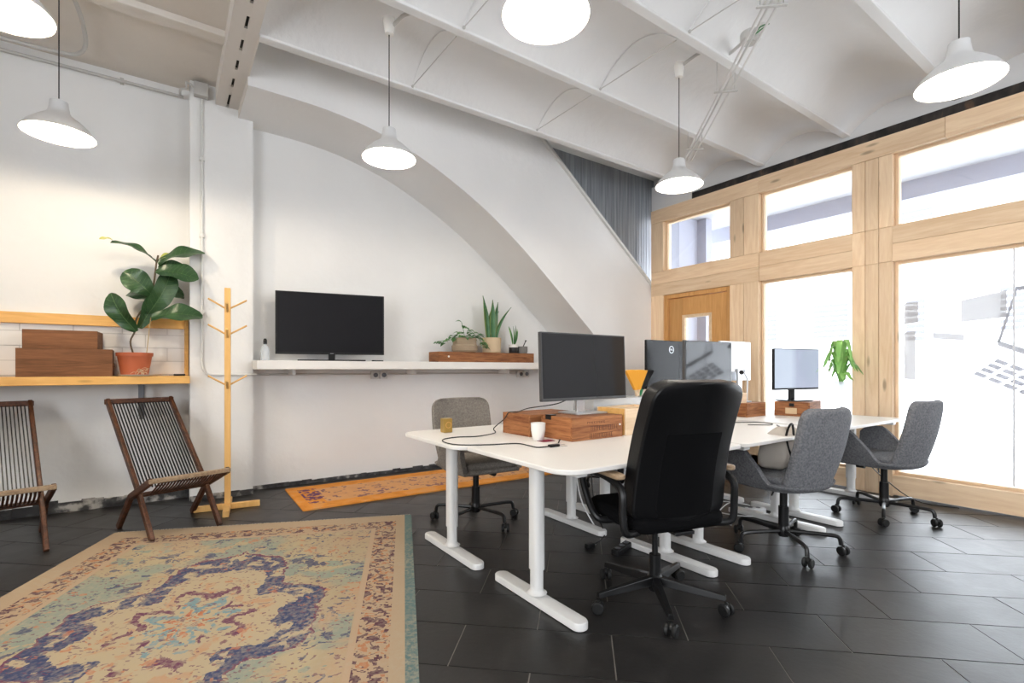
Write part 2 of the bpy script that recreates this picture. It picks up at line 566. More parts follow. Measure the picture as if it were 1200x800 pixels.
    def mesh(s, name, m, smooth=35):
        me = bpy.data.meshes.new(name)
        me.from_pydata(s.v, [], s.f)
        me.materials.append(m)
        me.validate(); me.update()
        if smooth:
            me.shade_smooth()
            try:
                me.set_sharp_from_angle(angle=math.radians(smooth))
            except Exception:
                pass
        return me

    def obj(s, name, m, parent=None, loc=(0, 0, 0), rot=(0, 0, 0), bevel=0, smooth=35, label=None, sub=0, seg=2):
        o = bpy.data.objects.new(name, s.mesh(name, m, smooth))
        COL.objects.link(o)
        o.location = loc; o.rotation_euler = rot
        if parent is not None:
            o.parent = parent
        if bevel:
            b = o.modifiers.new('bevel', 'BEVEL'); b.width = bevel; b.segments = seg; b.limit_method = 'ANGLE'; b.angle_limit = math.radians(40)
        if sub:
            b = o.modifiers.new('sub', 'SUBSURF'); b.levels = sub; b.render_levels = sub
        if label:
            o['label'] = label
        return o


def thing(name, label, cat, loc=(0, 0, 0), rz=0, group=None):
    o = bpy.data.objects.new(name, None)
    COL.objects.link(o)
    o.empty_display_size = .1
    o.location = loc; o.rotation_euler = (0, 0, rz)
    o['label'] = label; o['category'] = cat
    if group:
        o['group'] = group
    return o


def tag(o, label, cat, group=None):
    o['label'] = label; o['category'] = cat
    if group:
        o['group'] = group
    return o


def struct(o, label=None):
    o['kind'] = 'structure'
    return o


def dup(root, loc, rz=None, label=None, group=None):
    def cp(o, par):
        c = o.copy(); COL.objects.link(c)
        if par is not None:
            c.parent = par
        for ch in o.children:
            cp(ch, c)
        return c
    r = cp(root, None)
    r.location = loc
    if rz is not None:
        r.rotation_euler = (0, 0, rz)
    if label:
        r['label'] = label
    if group:
        r['group'] = group
    return r


def spline(pts, n=8):
    P = [Vector(p) for p in pts]
    out = []
    for i in range(len(P) - 1):
        p0 = P[max(i - 1, 0)]; p1 = P[i]; p2 = P[i + 1]; p3 = P[min(i + 2, len(P) - 1)]
        for k in range(n):
            t = k / n
            out.append(.5 * ((2 * p1) + (p2 - p0) * t + (2 * p0 - 5 * p1 + 4 * p2 - p3) * t * t + (3 * p1 - p0 - 3 * p2 + p3) * t ** 3))
    out.append(P[-1])
    return out


def rrect(x0, x1, y0, y1, r, n=8):
    """rounded rectangle outline; r = one radius or four (x0y0, x1y0, x1y1, x0y1)"""
    r = r if isinstance(r, (list, tuple)) else [r] * 4
    pts = []
    for (cx, cy, a0), rr in zip(((x0, y0, PI), (x1, y0, 1.5 * PI), (x1, y1, 0), (x0, y1, .5 * PI)), r):
        ox = cx + rr * (1 if cx == x0 else -1); oy = cy + rr * (1 if cy == y0 else -1)
        for k in range(n + 1):
            a = a0 + k / n * PI / 2
            pts.append((ox + rr * math.cos(a), oy + rr * math.sin(a)))
    return pts


# ================================================================= SETTING
XL, XR = -3.2, 5.51       # room extents
YB = -3.5                 # wall behind the camera
XW = 5.247                # inner face of the timber glazing
Y_NICHE, Y_PIL, Y_REC, Y_ARCH = 5.17, 4.97, 5.12, 4.35
Z_FLAT, Z_BEAM, Z_CAP = 3.55, 3.403, 4.1
BEAM_Y = [3.81 - .845 * k for k in range(9)]

# ---- floor: sub floor (grout) with slate tiles
fl = MB().box(XL - .1, 5.8, YB - .1, 5.3, -.06, -.0035).obj('floor', M_grout, smooth=0)
struct(fl)
TA = math.radians(55.1 - 7.9)      # direction of the short joints
ud = Vector((math.sin(TA), -math.cos(TA), 0)); vd = Vector((math.cos(TA), math.sin(TA), 0))
TW, TH, GAP = .625, .305, .0048
tile_me = MB().box(-TW / 2 + GAP / 2, TW / 2 - GAP / 2, -TH / 2 + GAP / 2, TH / 2 - GAP / 2, -.0035, 0).mesh('floor_tile', M_slate, 0)
tiles = []
RU = [-.40, .30]
for j in range(-16, 28):
    for i in range(-14, 16):
        p = ud * ((i + .5 * (j % 2)) * TW + .44) + vd * (j * TH + .14)
        if not (XL - .3 < p.x < XR + .25 and YB - .2 < p.y < 5.25):
            continue
        F = Vector((math.cos(math.radians(55.1)), math.sin(math.radians(55.1)), 0)); R = Vector((F.y, -F.x, 0))
        dep = p.dot(F); lat = p.dot(R)
        vis = dep > 1.2 and abs(lat) < dep * 1.034 + .7
        tiles.append((0 if vis else 1, dep, p))
tiles.sort(key=lambda q: (q[0], q[1]))
vis_n = min(290, sum(1 for q in tiles if q[0] == 0))
ang = math.atan2(ud.y, ud.x)
for k, (_, _, p) in enumerate(tiles[:vis_n]):
    o = bpy.data.objects.new('floor_tile', tile_me); COL.objects.link(o)
    o.location = p + Vector((0, 0, random.uniform(-.0006, .0004))); o.rotation_euler = (0, 0, ang); o.parent = fl
rest = MB()
for _, _, p in tiles[vis_n:]:
    M = Matrix.Translation(p) @ Matrix.Rotation(ang, 4, 'Z')
    rest.box(-TW / 2 + GAP / 2, TW / 2 - GAP / 2, -TH / 2 + GAP / 2, TH / 2 - GAP / 2, -.0035, 0, M)
o = rest.obj('floor_tiles', M_slate, fl, smooth=0); o['kind'] = 'stuff'

# ---- back wall
wb = struct(MB().box(XL, .20, Y_NICHE, Y_NICHE + .15, 0, Z_CAP).obj('wall_back', M_white, smooth=0))
MB().box(.16, .635, Y_PIL, Y_NICHE + .15, 0, Z_CAP).obj('pilaster', M_white, wb, smooth=0)
MB().box(.60, 5.7, Y_REC, Y_REC + .2, 0, Z_CAP).obj('recessed_wall', M_white, wb, smooth=0)
# broken plaster edge where the walls meet the floor
bb = MB(); random.seed(3)


def rough_strip(x0, x1, yf, h):
    x = x0
    while x < x1:
        d = random.uniform(.05, .16); hh = h * random.uniform(.75, 1.15); xx = min(x + d, x1)
        bb.box(x, xx, yf - random.uniform(.004, .014), yf + .01, 0, hh); x = xx


rough_strip(XL, .16, Y_NICHE, .085); rough_strip(.16, .635, Y_PIL, .05); rough_strip(.64, 5.2, Y_REC, .038)
struct(bb.obj('baseboard_back', M_base, smooth=0))

curve = spline([(-.1, 3.333, 0), (.2, 3.333, 0), (.62, 3.335, 0), (1.144, 3.318, 0), (1.626, 3.235, 0), (2.221, 3.02, 0), (3.035, 2.537, 0), (4.2, 1.573, 0), (5.51, .43, 0)], 10)
curve = [(.522, 3.334)] + [(p.x, p.y) for p in curve if p.x > .53]
diag = lambda x: 3.745 - (x - 3.37) * (3.745 - 2.223) / (5.295 - 3.37)
top = lambda x: min(Z_CAP, diag(x))
af = MB()
xs = sorted(set([c[0] for c in curve] + [3.37 - (Z_CAP - 3.745) / ((3.745 - 2.223) / 1.925)]))


def cz(x):
    for (a, za), (b, zb) in zip(curve, curve[1:]):
        if a <= x <= b:
            return za + (zb - za) * (x - a) / max(1e-9, b - a)
    return curve[-1][1]


for a, b in zip(xs, xs[1:]):
    af.add([(a, Y_ARCH, cz(a)), (b, Y_ARCH, cz(b)), (b, Y_ARCH, top(b)), (a, Y_ARCH, top(a))], [(0, 1, 2, 3)])
    af.add([(a, Y_ARCH + .77, cz(a)), (b, Y_ARCH + .77, cz(b)), (b, Y_ARCH, cz(b)), (a, Y_ARCH, cz(a))], [(0, 1, 2, 3)])
    af.add([(a, Y_ARCH, top(a)), (b, Y_ARCH, top(b)), (b, Y_ARCH + .12, top(b)), (a, Y_ARCH + .12, top(a))], [(0, 1, 2, 3)])
    af.add([(a, Y_ARCH + .12, top(a)), (b, Y_ARCH + .12, top(b)), (b, Y_ARCH + .12, cz(b)), (a, Y_ARCH + .12, cz(a))], [(0, 1, 2, 3)])
af.obj('stair_arch', M_arch, wb, smooth=30)
MB().box(.518, .53, Y_ARCH + .001, Y_NICHE, 3.335, Z_CAP).box(.518, .53, 3.79, Y_ARCH, 3.404, Z_CAP + .1).obj('arch_end', M_cream, wb, smooth=0)  # second box added to stop sky light leaking in above the beam
# stair edge strip along the sloping cut
se = MB(); a0 = (3.30, Y_ARCH - .012, diag(3.30)); a1 = (5.42, Y_ARCH - .012, diag(5.42))
se.bar(a0, a1, .05, .028, up=(0, 0, 1))
struct(se.obj('trim_stair_edge', M_wconduit, smooth=0)).name = 'trim_2'
# ribbed grey panel seen over the stair
rp = MB(); n = 60
x = 2.7
while x < 5.56:
    zb = max(1.2, diag(min(x, 5.5)) - .35)
    rp.box(x, x + .045, Y_ARCH + .125, Y_ARCH + .135, zb, Z_CAP); rp.box(x + .045, x + .052, Y_ARCH + .128, Y_ARCH + .134, zb, Z_CAP); x += .052
rp.obj('ribbed_panel', M_rib, wb, smooth=0)
MB().box(3.0, 5.56, Y_ARCH + .0, Y_ARCH + .124, Z_BEAM + .3, Z_BEAM + .33).obj('panel_head', M_wconduit, wb, smooth=0)

# ---- niche on the left: tiles and timber edging
MB().box(XL + 1, .155, Y_NICHE - .002, Y_NICHE + .01, 1.0, 1.5).obj('tile_grout', mat('niche grout', (.56, .54, .51), .9), wb, smooth=0)
tl = MB().box(-.148, .148, -.004, .004, -.053, .053).mesh('tile', M_tile, 0)
row = 0; z = 1.075 + .053
while z < 1.47:
    x = .155 - .15 - (row % 2) * .152
    if row % 2:
        MB().box(.006, .125, Y_NICHE - .008, Y_NICHE, z - .053, z + .053).obj('tile', M_tile, wb, smooth=0)
    while x > XL + 1.2:
        o = bpy.data.objects.new('tile', tl); COL.objects.link(o); o.parent = wb
        o.location = (x, Y_NICHE - .004, z); o.rotation_euler = (random.uniform(-.004, .004), 0, 0); x -= .3035
    z += .1115; row += 1
b = MB().box(XL + 1, .125, Y_NICHE - .045, Y_NICHE, 1.462, 1.545)
struct(b.obj('trim_1', M_shelf, smooth=0, bevel=.003))
b = MB().box(.125, .155, Y_NICHE - .05, Y_NICHE, 1.062, 1.545)
struct(b.obj('trim_3', M_shelf, smooth=0, bevel=.003))

# ---- other walls
wl = struct(MB().box(XL - .15, XL, YB, -3.0, 0, 3.7).box(XL - .15, XL, .6, Y_NICHE + .15, 0, 3.7).box(XL - .15, XL, -3.0, .6, 0, .7).box(XL - .15, XL, -3.0, .6, 3.2, 3.7).obj('wall_left', M_white, smooth=0))  # the opening is an unseen window added to fill the room with light
# unseen wall behind the camera; grey tone and window opening added for plausible light 
wf = MB(); wf.box(XL, 2.4, YB - .15, YB, 0, 4.1).box(4.0, 5.7, YB - .15, YB, 0, 4.1).box(2.4, 4.0, YB - .15, YB, 0, .9).box(2.4, 4.0, YB - .15, YB, 2.9, 4.1)
struct(wf.obj('wall_front', plaster('grey rear wall', (.30, .30, .31)), smooth=0))

# ---- ceiling: brick vaults between beams, flat bay on the left
cl = MB()
bw = .028
for y in BEAM_Y[:-1]:
    ya, yb_ = y - .845 + bw, y - bw
    def vf(u, v, ya=ya, yb_=yb_):
        a = (v - .5) * 2
        return (.522 + u * (XR - .522 + .12), ya + (yb_ - ya) * v, Z_BEAM + .012 + .185 * (1 - a * a))
    cl.grid(vf, 6, 22)
cl.box(.34, 5.7, YB, 3.9, Z_BEAM + .33, Z_BEAM + .45)
cl.box(.16, 5.7, 3.86, 5.3, Z_CAP, Z_CAP + .1)
cl.box(.52, 5.7, 3.855, 3.9, Z_BEAM + .03, Z_CAP + .02)
cl.add([(.522, 3.80, 3.412), (3.33, 3.80, 3.412), (3.33, 4.36, 3.80), (.522, 4.36, 3.80)], [(0, 1, 2, 3)])  # sloping plane added to close the void and bounce light onto the wall
ce = struct(cl.obj('ceiling', M_vault, smooth=40))
for y in BEAM_Y:
    MB().box(.522, XR + .1, y - bw - .006, y + bw + .006, Z_BEAM, Z_BEAM + .06).obj('ceiling_beam', M_vault, ce, smooth=0, bevel=.006)
lf = MB().box(XL, .36, YB, Y_NICHE + .1, Z_FLAT, Z_FLAT + .1)
lf.obj('flat_ceiling', M_cream, ce, smooth=0)
for k in range(6):
    y = 4.16 - .9 * k
    MB().box(XL, .35, y - .06, y + .06, Z_FLAT - .045, Z_FLAT + .01).obj('joist', M_cream, ce, smooth=0, bevel=.008)
# thin tie rods with their plaster arcs across the bays
for xx in (2.92, 1.64, .56 + .0):
    for k, y in enumerate(BEAM_Y[:4]):
        ya, yb_ = y - .845 + .06, y - .06
        if xx < 1:
            continue
        MB().tube([(xx, ya, Z_BEAM + .012), (xx, yb_, Z_BEAM + .012)], .004, 6).obj('tie_rod', M_conduit, ce)
        MB().sphere((xx, yb_ + .01, Z_BEAM + .012), .012, 8, 5).obj('rod_end', M_conduit, ce)
        arc = []
        for q in range(17):
            v_ = q / 16; a = (v_ - .5) * 2
            arc.append((xx, ya - .02 + (yb_ - ya + .04) * v_, Z_BEAM + .010 + .185 * max(0, (1 - a * a))))
        MB().tube(arc, .004, 5).obj('plaster_arc', M_vault, ce)

# steel beam along the left edge of the vaults
sb = struct(MB().box(.345, .425, YB, Y_PIL + .02, Z_BEAM, Z_BEAM + .02).box(.445, .517, YB, Y_PIL + .02, Z_BEAM, Z_BEAM + .02)
            .box(.345, .36, YB, Y_PIL, Z_BEAM + .02, Z_FLAT + .1).box(.502, .517, YB, Y_PIL, Z_BEAM + .02, Z_FLAT + .05).obj('trim_4', M_steelbeam, smooth=0))
y = Y_PIL - .1
while y > 1.2:
    MB().box(.425, .445, y - .28, y - .14, Z_BEAM + .001, Z_BEAM + .02).obj('web_plate', M_steelbeam, sb, smooth=0); y -= .28
MB().box(.42, .45, YB, Y_PIL, Z_BEAM + .03, Z_BEAM + .04).obj('slot_shade_strip', M_dark, sb, smooth=0)  # dark strip painted in as the shade inside the beam slots

# ---- right wall: masonry above, lintel, timber and glass
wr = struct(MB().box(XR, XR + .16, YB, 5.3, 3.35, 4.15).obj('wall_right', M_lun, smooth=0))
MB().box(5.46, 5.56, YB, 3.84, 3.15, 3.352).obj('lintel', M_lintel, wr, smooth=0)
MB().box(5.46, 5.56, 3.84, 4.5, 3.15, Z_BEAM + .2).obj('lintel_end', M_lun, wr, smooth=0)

D0, D1 = XW, XW + .14      # timber depth
PZ = M_pine['Z']; PY = M_pine['Y']


def board(x0, x1, y0, y1, z0, z1, m, name='timber_board', par=None, bv=.003):
    c = ((x0 + x1) / 2, (y0 + y1) / 2, (z0 + z1) / 2)
    return MB().box(x0 - c[0], x1 - c[0], y0 - c[1], y1 - c[1], z0 - c[2], z1 - c[2]).obj(name, m, par or wr, loc=c, smooth=0, bevel=bv)


YG = -.10      # end of the glazing
# sill beam, two boards of the middle rail, head beam
for (ya, yb_) in ((1.97, 3.19), (YG, 1.66)):
    board(D0, D1, ya, yb_, .012, .185, PY, 'sill_beam')
for (ya, yb_) in ((2.865, 4.31), (1.97, 2.86), (YG, 1.66)):
    board(D0, D1, ya, yb_, 2.067, 2.222, PY, 'rail_board'); board(D0 + .002, D1, ya, yb_, 2.224, 2.377, PY, 'rail_board')
for (ya, yb_) in ((2.865, 4.31), (1.30, 2.863), (YG - .3, 1.298)):
    board(D0 - .004, D1, ya, yb_, 3.02, 3.19, PY, 'head_beam')
# posts
posts = [(4.12, 4.31), (3.035, 3.197), (2.865, 3.03), (1.87, 1.974), (1.765, 1.866), (1.66, 1.761), (YG - .1, YG), (YG - .2, YG - .102), (YG - .3, YG - .202)]
for i, (ya, yb_) in enumerate(posts):
    zb = 2.067
    if ya > 4:
        board(D0, D1, ya, yb_, .0, zb, PZ, 'post_board'); board(D0, D1, ya, yb_, 2.379, 3.018, PZ, 'post_board')
    else:
        board(D0, D1, ya, yb_, .0, zb, PZ, 'post_board'); board(D0, D1, ya, yb_, 2.379, 3.018, PZ, 'post_board')
        if ya < 2:
            board(D0 + .001, D1, ya, yb_, 2.069, 2.377, PZ, 'post_board')


def window(n, y0, y1, z0, z1):
    e = bpy.data.objects.new('window_%d' % n, None); COL.objects.link(e); e['kind'] = 'structure'
    e.location = (D0 + .09, (y0 + y1) / 2, z0)
    L = e.location
    f = .022
    for (a, b_, c, d, m) in ((y0, y0 + f, z0, z1, PZ), (y1 - f, y1, z0, z1, PZ), (y0 + f, y1 - f, z0, z0 + f, PY), (y0 + f, y1 - f, z1 - f, z1, PY)):
        MB().box(-.03, .045, a - L.y, b_ - L.y, c - L.z, d - L.z).obj('glazing_bead', m, e, smooth=0, bevel=.002)
    MB().box(-.003, .003, y0 + f - L.y, y1 - f - L.y, z0 + f - L.z, z1 - f - L.z).obj('pane', M_glass, e, smooth=0)
    return e


window(1, 3.199, 4.118, 2.377, 3.02)
window(2, 1.976, 2.862, 2.377, 3.02)
window(3, YG + .002, 1.658, 2.377, 3.02)
window(4, 1.976, 2.862, .187, 2.067)
w5 = window(5, YG + .002, 1.658, .187, 2.067)
MB().box(D0, XR + .16, YB, YG - .302, 0, 3.36).obj('side_wall', M_white, wr, smooth=0)
# vertical joint of the big pane and the print stuck on it
MB().box(-.008, -.0035, .905 - w5.location.y, .917 - w5.location.y, .03, 1.855).obj('pane_joint', M_paper, w5, smooth=0)
pr = bpy.data.objects.new('window_print', None); COL.objects.link(pr)
pr.location = (D0 + .083, .5, .187); tag(pr, 'faded grey laptop picture printed on the large window pane', 'window sticker')
PX, PYc, PZc = pr.location


def decal(name, poly, m):
    vs = [(0, y - PYc, z - PZc) for y, z in poly]
    n = len(vs)
    mb = MB().add([(-.0006,) + v[1:] for v in vs] + [(.0006,) + v[1:] for v in vs],
                  [tuple(range(n)), tuple(range(n, 2 * n))[::-1]] + [(i, n + i, n + (i + 1) % n, (i + 1) % n) for i in range(n)])
    return mb.obj(name, m, pr, smooth=0)


decal('laptop_screen_edge', [(.885, 1.745), (.90, 1.745), (1.005, 1.33), (.985, 1.33)], M_film)
decal('laptop_screen_edge', [(.89, 1.745), (.25, 1.83), (.25, 1.79), (.885, 1.715)], M_film)
decal('laptop_hinge', [(1.005, 1.345), (1.0, 1.30), (.25, .93), (.25, .99)], M_film)
for r_ in range(4):
    for k in range(9):
        y = 1.10 - .095 * r_ * -1 - k * .085 - r_ * .0; y = 1.13 - k * .082 - r_ * .045 + .0
        z = 1.16 - k * .036 + (-r_ * -.0) - r_ * .052 + k * .0
        y = 1.0 - k * .085 + r_ * .04; z = 1.20 - k * .045 - r_ * .033
        decal('laptop_key', [(y, z), (y - .068, z - .036), (y - .04, z - .058), (y + .028, z - .024)], M_filmd)
decal('print_shape', [(1.40, 1.43), (1.20, 1.40), (1.20, 1.35), (1.40, 1.375)], M_filml)
decal('print_shape', [(1.22, 1.68), (.95, 1.73), (.95, 1.52), (1.22, 1.50)], M_filml)
decal('print_shape', [(1.60, 1.70), (1.50, 1.70), (1.50, 1.52), (1.60, 1.51)], M_filml)
decal('print_shape', [(1.60, 1.44), (1.52, 1.45), (1.52, 1.02), (1.60, 1.03)], M_filml)

# ---- door
dr = bpy.data.objects.new('door_1', None); COL.objects.link(dr); dr['kind'] = 'structure'
dr.location = (D0 + .05, 3.66, 0)


def dbox(name, y0, y1, z0, z1, x0, x1, m, bv=.003):
    return MB().box(x0, x1, y0 - 3.66, y1 - 3.66, z0, z1).obj(name, m, dr, smooth=0, bevel=bv)


dbox('jamb', 4.065, 4.118, 0, 2.065, -.03, .08, M_door); dbox('jamb', 3.20, 3.25, 0, 2.065, -.03, .08, M_door); dbox('jamb', 3.25, 4.065, 2.015, 2.065, -.03, .08, M_door)
dbox('door_leaf', 3.255, 3.455, .01, 2.01, 0, .045, M_door); dbox('door_leaf', 3.86, 4.06, .01, 2.01, 0, .045, M_door)
dbox('door_leaf', 3.455, 3.86, 1.79, 2.01, 0, .045, M_door); dbox('door_leaf', 3.455, 3.86, .01, .9, 0, .045, M_door)
for a in ((3.455, 3.49, .9, 1.79), (3.825, 3.86, .9, 1.79), (3.49, 3.825, 1.755, 1.79), (3.49, 3.825, .9, .935)):
    dbox('glass_bead', *a, -.012, .05, M_lightbox)
MB().box(.018, .024, -.17, .165, .935, 1.755).obj('pane', M_glass, dr, smooth=0)
hd = MB(); hd.tube([(-.0, -.3, 1.02), (-.05, -.3, 1.02), (-.055, -.2, 1.02)], .009, 8)
hd.obj('door_handle', M_silver, dr)

# ---- outdoors: porch slab, beam, pier, pavement, facade across the street
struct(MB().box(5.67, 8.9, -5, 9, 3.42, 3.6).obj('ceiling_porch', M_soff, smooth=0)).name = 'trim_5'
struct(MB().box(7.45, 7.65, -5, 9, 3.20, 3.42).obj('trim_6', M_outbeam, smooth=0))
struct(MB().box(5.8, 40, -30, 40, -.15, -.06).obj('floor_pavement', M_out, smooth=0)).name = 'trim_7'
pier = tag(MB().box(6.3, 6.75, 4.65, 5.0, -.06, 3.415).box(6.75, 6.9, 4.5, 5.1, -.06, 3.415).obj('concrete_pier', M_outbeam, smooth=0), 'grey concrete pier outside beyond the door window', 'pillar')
fa = thing('street_facade', 'pale washed out building facade with small windows across the street', 'building', (19, 8, -.06))
MB().box(0, .4, -22, 22, 0, 9).obj('facade_wall', M_out, fa, smooth=0)
M_shut = mat('outdoor shutter', (.13, .13, .15), .7, spec=.1)
for k, (yy, zz, ww, hh) in enumerate([(-2.6, 2.0, .5, 1.4), (-.2, 2.2, 1.2, 1.3), (2.2, 2.2, 1.2, 1.3), (4.6, 2.2, 1.0, 1.3), (7.2, 2.3, 1.1, 1.2), (-4.9, 2.2, .9, 1.3), (-7.4, 2.2, .9, 1.3), (-9.6, 2.2, .9, 1.3), (-2.6, 5, .9, 1.4), (2.2, 5, .9, 1.4), (7.2, 5, .9, 1.4)]):
    ww *= .5
    f_ = MB().box(-.04, 0.0, yy - ww, yy + ww, zz - .0, zz + hh).obj('window_frame', M_out, fa, smooth=0)
    for r_ in range(7):
        MB().box(-.06, -.04, yy - ww * .9, yy + ww * .9, zz + .06 + r_ * hh / 7.4, zz + .06 + (r_ + .6) * hh / 7.4).obj('shutter_slat', M_shut, f_, smooth=0)

# ================================================================= RUGS
rc = [Vector((1.531, 3.537, 0)), Vector((-.254, 4.281, 0))]
d = (rc[1] - rc[0]).normalized(); dn = Vector((-d.y, d.x, 0)) * 1
if dn.y > 0:
    dn = -dn
W_, L_ = 1.97, 2.90
ctr = rc[0] + d * W_ / 2 + dn * L_ / 2
rg = MB().prism(rrect(-W_ / 2, W_ / 2, -L_ / 2, L_ / 2, .012, 2), 0, .009)
rug = rg.obj('vintage_rug', rug_material(), loc=(ctr.x, ctr.y, .0006), rot=(0, 0, math.atan2(-d.y, -d.x)), smooth=0)
tag(rug, 'large worn oriental rug in beige, teal and navy with medallion', 'rug')
fr_ = MB(); random.seed(11)
for k in range(200):
    x = -W_ / 2 + .01 + (W_ - .02) * k / 199
    for sgn in (1, -1):
        fr_.bar((x, sgn * L_ / 2, .004), (x + random.uniform(-.006, .006), sgn * (L_ / 2 + .03), .0025), .003, .002)
o = fr_.obj('fringe', M_bag, rug, smooth=0); o['kind'] = 'stuff'
rn = MB().prism(rrect(-1.5, 1.5, -.41, .41, .01, 2), 0, .012).obj('orange_runner', runner_material(), loc=(2.385, 4.50, .0006), rot=(0, 0, math.radians(-1.2)), smooth=0)
tag(rn, 'long orange patterned runner rug lying along the arched wall', 'rug')


# ================================================================= DESKS
def desk(label, x0, x1, y0, y1, radii, legs, fy):
    cx, cy = (x0 + x1) / 2, (y0 + y1) / 2
    t = thing('sit_stand_desk', label, 'desk', (cx, cy, 0), 0, 'white desks in two rows')
    MB().prism(rrect(x0 - cx, x1 - cx, y0 - cy, y1 - cy, radii), .683, .705).obj('tabletop', M_top, t, bevel=.004)
    fyl = fy - cy
    fr = MB()
    fr.box(legs[0] - cx, legs[1] - cx, fyl - .20, fyl - .16, .648, .682).box(legs[0] - cx, legs[1] - cx, fyl + .16, fyl + .20, .648, .682)
    for lx in legs:
        fr.box(lx - cx - .03, lx - cx + .03, fyl - .32, fyl + .32, .655, .6825)
    fr.obj('frame', M_leg, t, bevel=.004)
    for lx in legs:
        x = lx - cx
        lg = MB().prism(rrect(x - .031, x + .031, fyl - .036, fyl + .036, .022, 4), .16, .66)
        l = lg.obj('leg', M_leg, t)
        MB().prism(rrect(x - .0265, x + .0265, fyl - .031, fyl + .031, .02, 4), .045, .162).obj('inner_column', M_leg, l)
        # foot: long rounded bar, flared up around the column
        def ft(u, v):
            return 0
        fo = MB()
        poly = rrect(x - .038, x + .038, fyl - .335, fyl + .335, .036, 6)
        n = len(poly)
        ring = []
        for (h, s_) in ((.004, 1), (.030, 1), (.036, .93), (.038, .8)):
            ring.append([(x + (px - x) * s_, fyl + (py - fyl) * (1 - (1 - s_) * .12), h + (.012 * max(0, 1 - abs(py - fyl) / .33) if h > .01 else 0)) for px, py in poly])
        vs = [p for r_ in ring for p in r_]
        fs = [tuple(range(n))[::-1], tuple(range(3 * n, 4 * n))]
        for i in range(3):
            for j in range(n):
                fs.append((i * n + j, i * n + (j + 1) % n, (i + 1) * n + (j + 1) % n, (i + 1) * n + j))
        fo.add(vs, fs)
        fo.lathe([(.050, .046), (.040, .052), (.032, .062), (.028, .08)], 20, Matrix.Translation((x, fyl, 0)))
        fo.obj('foot', M_leg, t)
        pd = MB()
        for yy in (-.29, .29):
            pd.lathe([(.001, 0), (.014, 0), (.014, .005), (.001, .005)], 10, Matrix.Translation((x, fyl + yy, 0)))
        pd.obj('floor_glide', M_blackp, t)
    return t


R1 = .11
desk('white sit stand desk nearest the camera, with the white mug', 1.31, 2.60, 1.50, 2.295, (R1, .05, .01, .01), (1.46, 2.42), 1.885)
desk('white sit stand desk with the brass tin, behind the nearest desk', 1.255, 2.58, 2.305, 3.09, (.10, .01, .01, .12), (1.43, 2.40), 2.69)
desk('white middle desk under the dark glossy monitor, near row', 2.61, 3.78, 1.50, 2.295, (.05, .12, .01, .01), (2.72, 3.66), 1.87)
desk('white middle desk carrying the monitor with its back turned', 2.60, 3.80, 2.305, 3.09, (.01, .01, .05, .05), (2.71, 3.66), 2.66)
desk('white desk closest to the timber window post, near row', 3.86, 5.08, 1.52, 2.29, (.05, .06, .01, .01), (3.93, 4.95), 1.87)
desk('white desk under the window with the tall green plant behind', 3.84, 5.10, 2.30, 3.06, (.01, .01, .06, .05), (3.95, 5.0), 2.62)


# ================================================================= CHAIRS
def castor(mb, x, y, a, r=.028):
    """twin wheel castor standing on the floor at x,y"""
    M = Matrix.Translation((x, y, r)) @ Matrix.Rotation(a, 4, 'Z') @ Matrix.Rotation(PI / 2, 4, 'Y')
    for s_ in (-1, 1):
        mb.lathe([(.001, s_ * .008), (r * .9, s_ * .008), (r, s_ * .013), (r, s_ * .022), (r * .8, s_ * .027), (.001, s_ * .027)], 16, M)
    mb.tube([(x, y, r), (x, y, r + .035)], .008, 8)
    mb.sphere((x, y, r + .012), .018, 10, 6)


